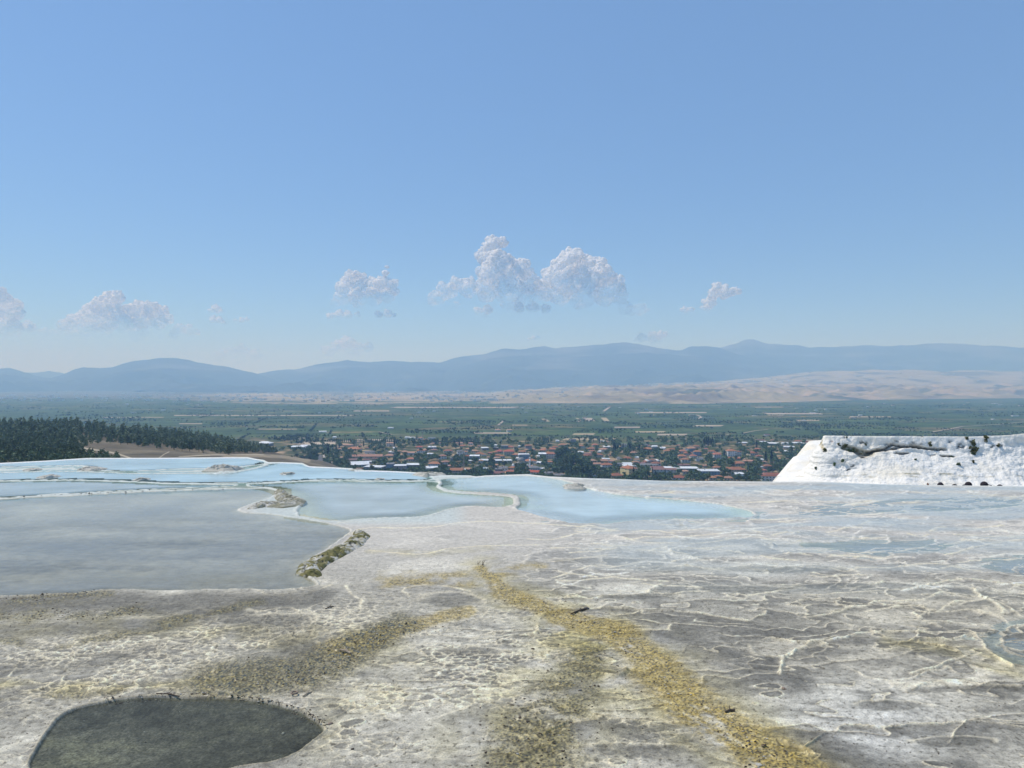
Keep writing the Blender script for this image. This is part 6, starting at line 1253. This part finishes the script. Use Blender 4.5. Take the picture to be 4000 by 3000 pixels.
rockstrip([(2228,1906),(2243,1903),(2260,1906)], [.3, .9, .3], .16, 'cone-shaped pile of white rubble at the corner of the turquoise pool', moss=.12, seed=19)
rockstrip([(1478,1873),(1484,1871),(1490,1874)], [.2, .4, .2], .07, 'pebble-like pale rock on the rim before the central bright pool', moss=.1, seed=20)
def lump(u, v, wpx, label, m='stone', name='stone', flat=.5, seed=0, cat='stone'):
    x, Y = gnd(u, v, 0); z = ground_z(x, Y); s = wpx/F*Y/2; V_, F_ = ICO2; n = fbm(V_[:, 0]*1.3+seed, V_[:, 1]*1.3+V_[:, 2], 3, seed); P_ = V_*(1+.5*n)[:, None]*np.array([1, .7, flat])*s
    return obj(name, new_mesh(name, P_, F_, [M[m]], False), loc=(x, Y, z+s*flat*.4), rz=seed, label=label, cat=cat)
def stick(u0, v0, u1, v1, th, label, m='stick'):
    a = gnd(u0, v0, 0); b_ = gnd(u1, v1, 0); z = max(ground_z(*a), ground_z(*b_))+th*.6; mb = MB(); mx_ = ((a[0]+b_[0])/2, (a[1]+b_[1])/2+.01)
    mb.tube((a[0]-mx_[0], a[1]-mx_[1], 0), (0, 0, .008), th*.7, th, 7); mb.tube((0, 0, .008), (b_[0]-mx_[0], b_[1]-mx_[1], 0), th, th*.8, 7); mb.tube((0, 0, .008), ((b_[0]-a[0])*.12, .05, .03), th*.5, th*.2, 5)
    return obj('stick', mb.mesh('stick', [M[m]]), loc=(mx_[0], mx_[1], z), label=label, cat='stick')
stick(1327, 2543, 1370, 2556, .013, 'thick pale stick lying on the dark algae above the dark pool'); stick(1183, 2725, 1218, 2708, .009, 'thin pale stick beside the brown ring near the dark pool'); stick(1270, 2380, 1303, 2371, .008, 'thin dark stick on the white crust left of centre', 'bark'); stick(2230, 2402, 2296, 2380, .012, 'dark twig across the golden stream near its bend', 'bark'); stick(610, 2712, 700, 2724, .006, 'thin twig at the upper rim of the dark pool', 'bark'); stick(2833, 2785, 2870, 2780, .012, 'black twig on the wide lower part of the golden stream', 'bark')
lump(2291, 2380, 22, 'dark stone beside the bend of the golden stream', 'asphalt', seed=3); lump(1290, 2829, 22, 'reddish brown stone at the right tip of the dark pool', seed=4); lump(1106, 2845, 16, 'pale pebble lying on the floor of the dark pool', 'kerb', seed=5, name='pebble', cat='pebble'); lump(564, 2834, 8, 'small white pebble in the dark pool', 'kerb', seed=6, name='pebble', cat='pebble')
lump(1377, 2927, 14, 'dark clod on the crust right of the dark pool', 'bark', seed=7); lump(3062, 2692, 22, 'brown clod below the scalloped basin', 'stone', seed=8, flat=.35); lump(2082, 2535, 14, 'brown pebble on the white fan left of the golden stream', 'bark', seed=9); lump(2267, 2698, 12, 'grey pebble in the dark algae patch', 'asphalt', seed=10); lump(2886, 2706, 6, 'tiny black pebble right of the golden stream', 'bark', seed=11, name='pebble', cat='pebble'); lump(2964, 2990, 30, 'crumpled pale bluish lump at the bottom edge in the golden stream', 'kerb', seed=12, flat=.4)
x, Y = gnd(1150, 2716, 0); mb = MB(); n_ = 14
Vr = []; Fr = []
for i in range(n_):
    for j in range(6):
        a, b_ = 2*math.pi*i/n_, 2*math.pi*j/6; q_ = .030+.008*math.cos(b_); Vr.append((q_*math.cos(a), q_*math.sin(a)*.9, .008*math.sin(b_)+.012)); Fr.append((i*6+j, ((i+1) % n_)*6+j, ((i+1) % n_)*6+(j+1) % 6, i*6+(j+1) % 6))
mb.add(Vr, Fr); obj('ring', mb.mesh('ring', [M['stone']]), loc=(x, Y, ground_z(x, Y)+.01), label='round rusty brown ring lying near the dark pool', cat='ring')
for (u, v, h, lab) in ((1886, 2208, 26, 'small tuft of dry stalks growing on the grey crust near the centre'), (1870, 2204, 16, 'thin short stalk beside the dry tuft near the centre')):
    x, Y = gnd(u, v, 0); mb = MB(); r = random.Random(u)
    for k in range(7 if h > 20 else 3): mb.tube((r.uniform(-.02, .02), r.uniform(-.02, .02), 0), (r.uniform(-.05, .05), r.uniform(-.03, .03), h/F*Y*r.uniform(.5, 1)), .003, .0015, 4)
    obj('dry_stalks', mb.mesh('dry_stalks', [M['bark']]), loc=(x, Y, ground_z(x, Y)), label=lab, cat='plant')
# crumbs of crust, twig bits and leaves along pool rims and streams
r = np.random.RandomState(41); V_, F_ = ico(1); Vs = []; Fs = []; Mi = []; b = 0
def crumbs(P_, n, spread, smin, smax, dark):
    global b
    for i in range(n):
        t = r.uniform(0, len(P_)-1); k = int(t); f = t-k; k2 = min(k+1, len(P_)-1); u = P_[k][0]*(1-f)+P_[k2][0]*f+r.normal()*spread; v = P_[k][1]*(1-f)+P_[k2][1]*f+r.normal()*spread*.35
        if v < 1900 or v > 3100: continue
        x, Y = gnd(u, v, 0); z = ground_z(x, Y); s = r.uniform(smin, smax)*r.uniform(.5, 1); 
        Vs.append(V_*s*np.array([r.uniform(.8, 1.6), r.uniform(.6, 1), r.uniform(.4, .8)])*(1+.3*r.randn(len(V_), 1))+np.array([x, Y, z+s*.3])); Fs.append(F_+b); Mi.extend([0 if r.rand() < dark else 1 if r.rand() < .6 else 2]*len(F_)); b += len(V_)
crumbs([(384,2740),(588,2718),(768,2715),(1000,2732),(1136,2759),(1212,2795),(1280,2840)], 260, 12, .004, .012, .6)
crumbs([(1990,2323),(2133,2386),(2404,2468),(2603,2658),(2893,2874),(3073,3000)], 380, 60, .004, .012, .6); crumbs([(2250,2560),(2150,2700),(2080,2850),(2050,2980)], 320, 120, .004, .012, .7)
crumbs([(1680,2430),(1480,2500),(1300,2600),(1150,2650),(900,2690)], 300, 60, .004, .012, .6); crumbs([(0,2340),(420,2310)], 120, 20, .005, .014, .5); crumbs([(0,2420),(560,2380)], 160, 40, .005, .013, .6); crumbs([(0,2960),(1000,2600),(2000,2700),(3000,2800),(4000,2900)], 500, 260, .003, .008, .5)
crumbs([(0,1945),(300,1932),(600,1918),(940,1909)], 60, 4, .012, .03, .3)
o = new_mesh('crumbs', np.concatenate(Vs), np.concatenate(Fs), [M['bark'], M['kerb'], M['stone']], False, np.array(Mi)); obj('crumbs', o, label='loose crumbs of crust and twigs scattered over the terrace', cat='debris', kind='stuff')
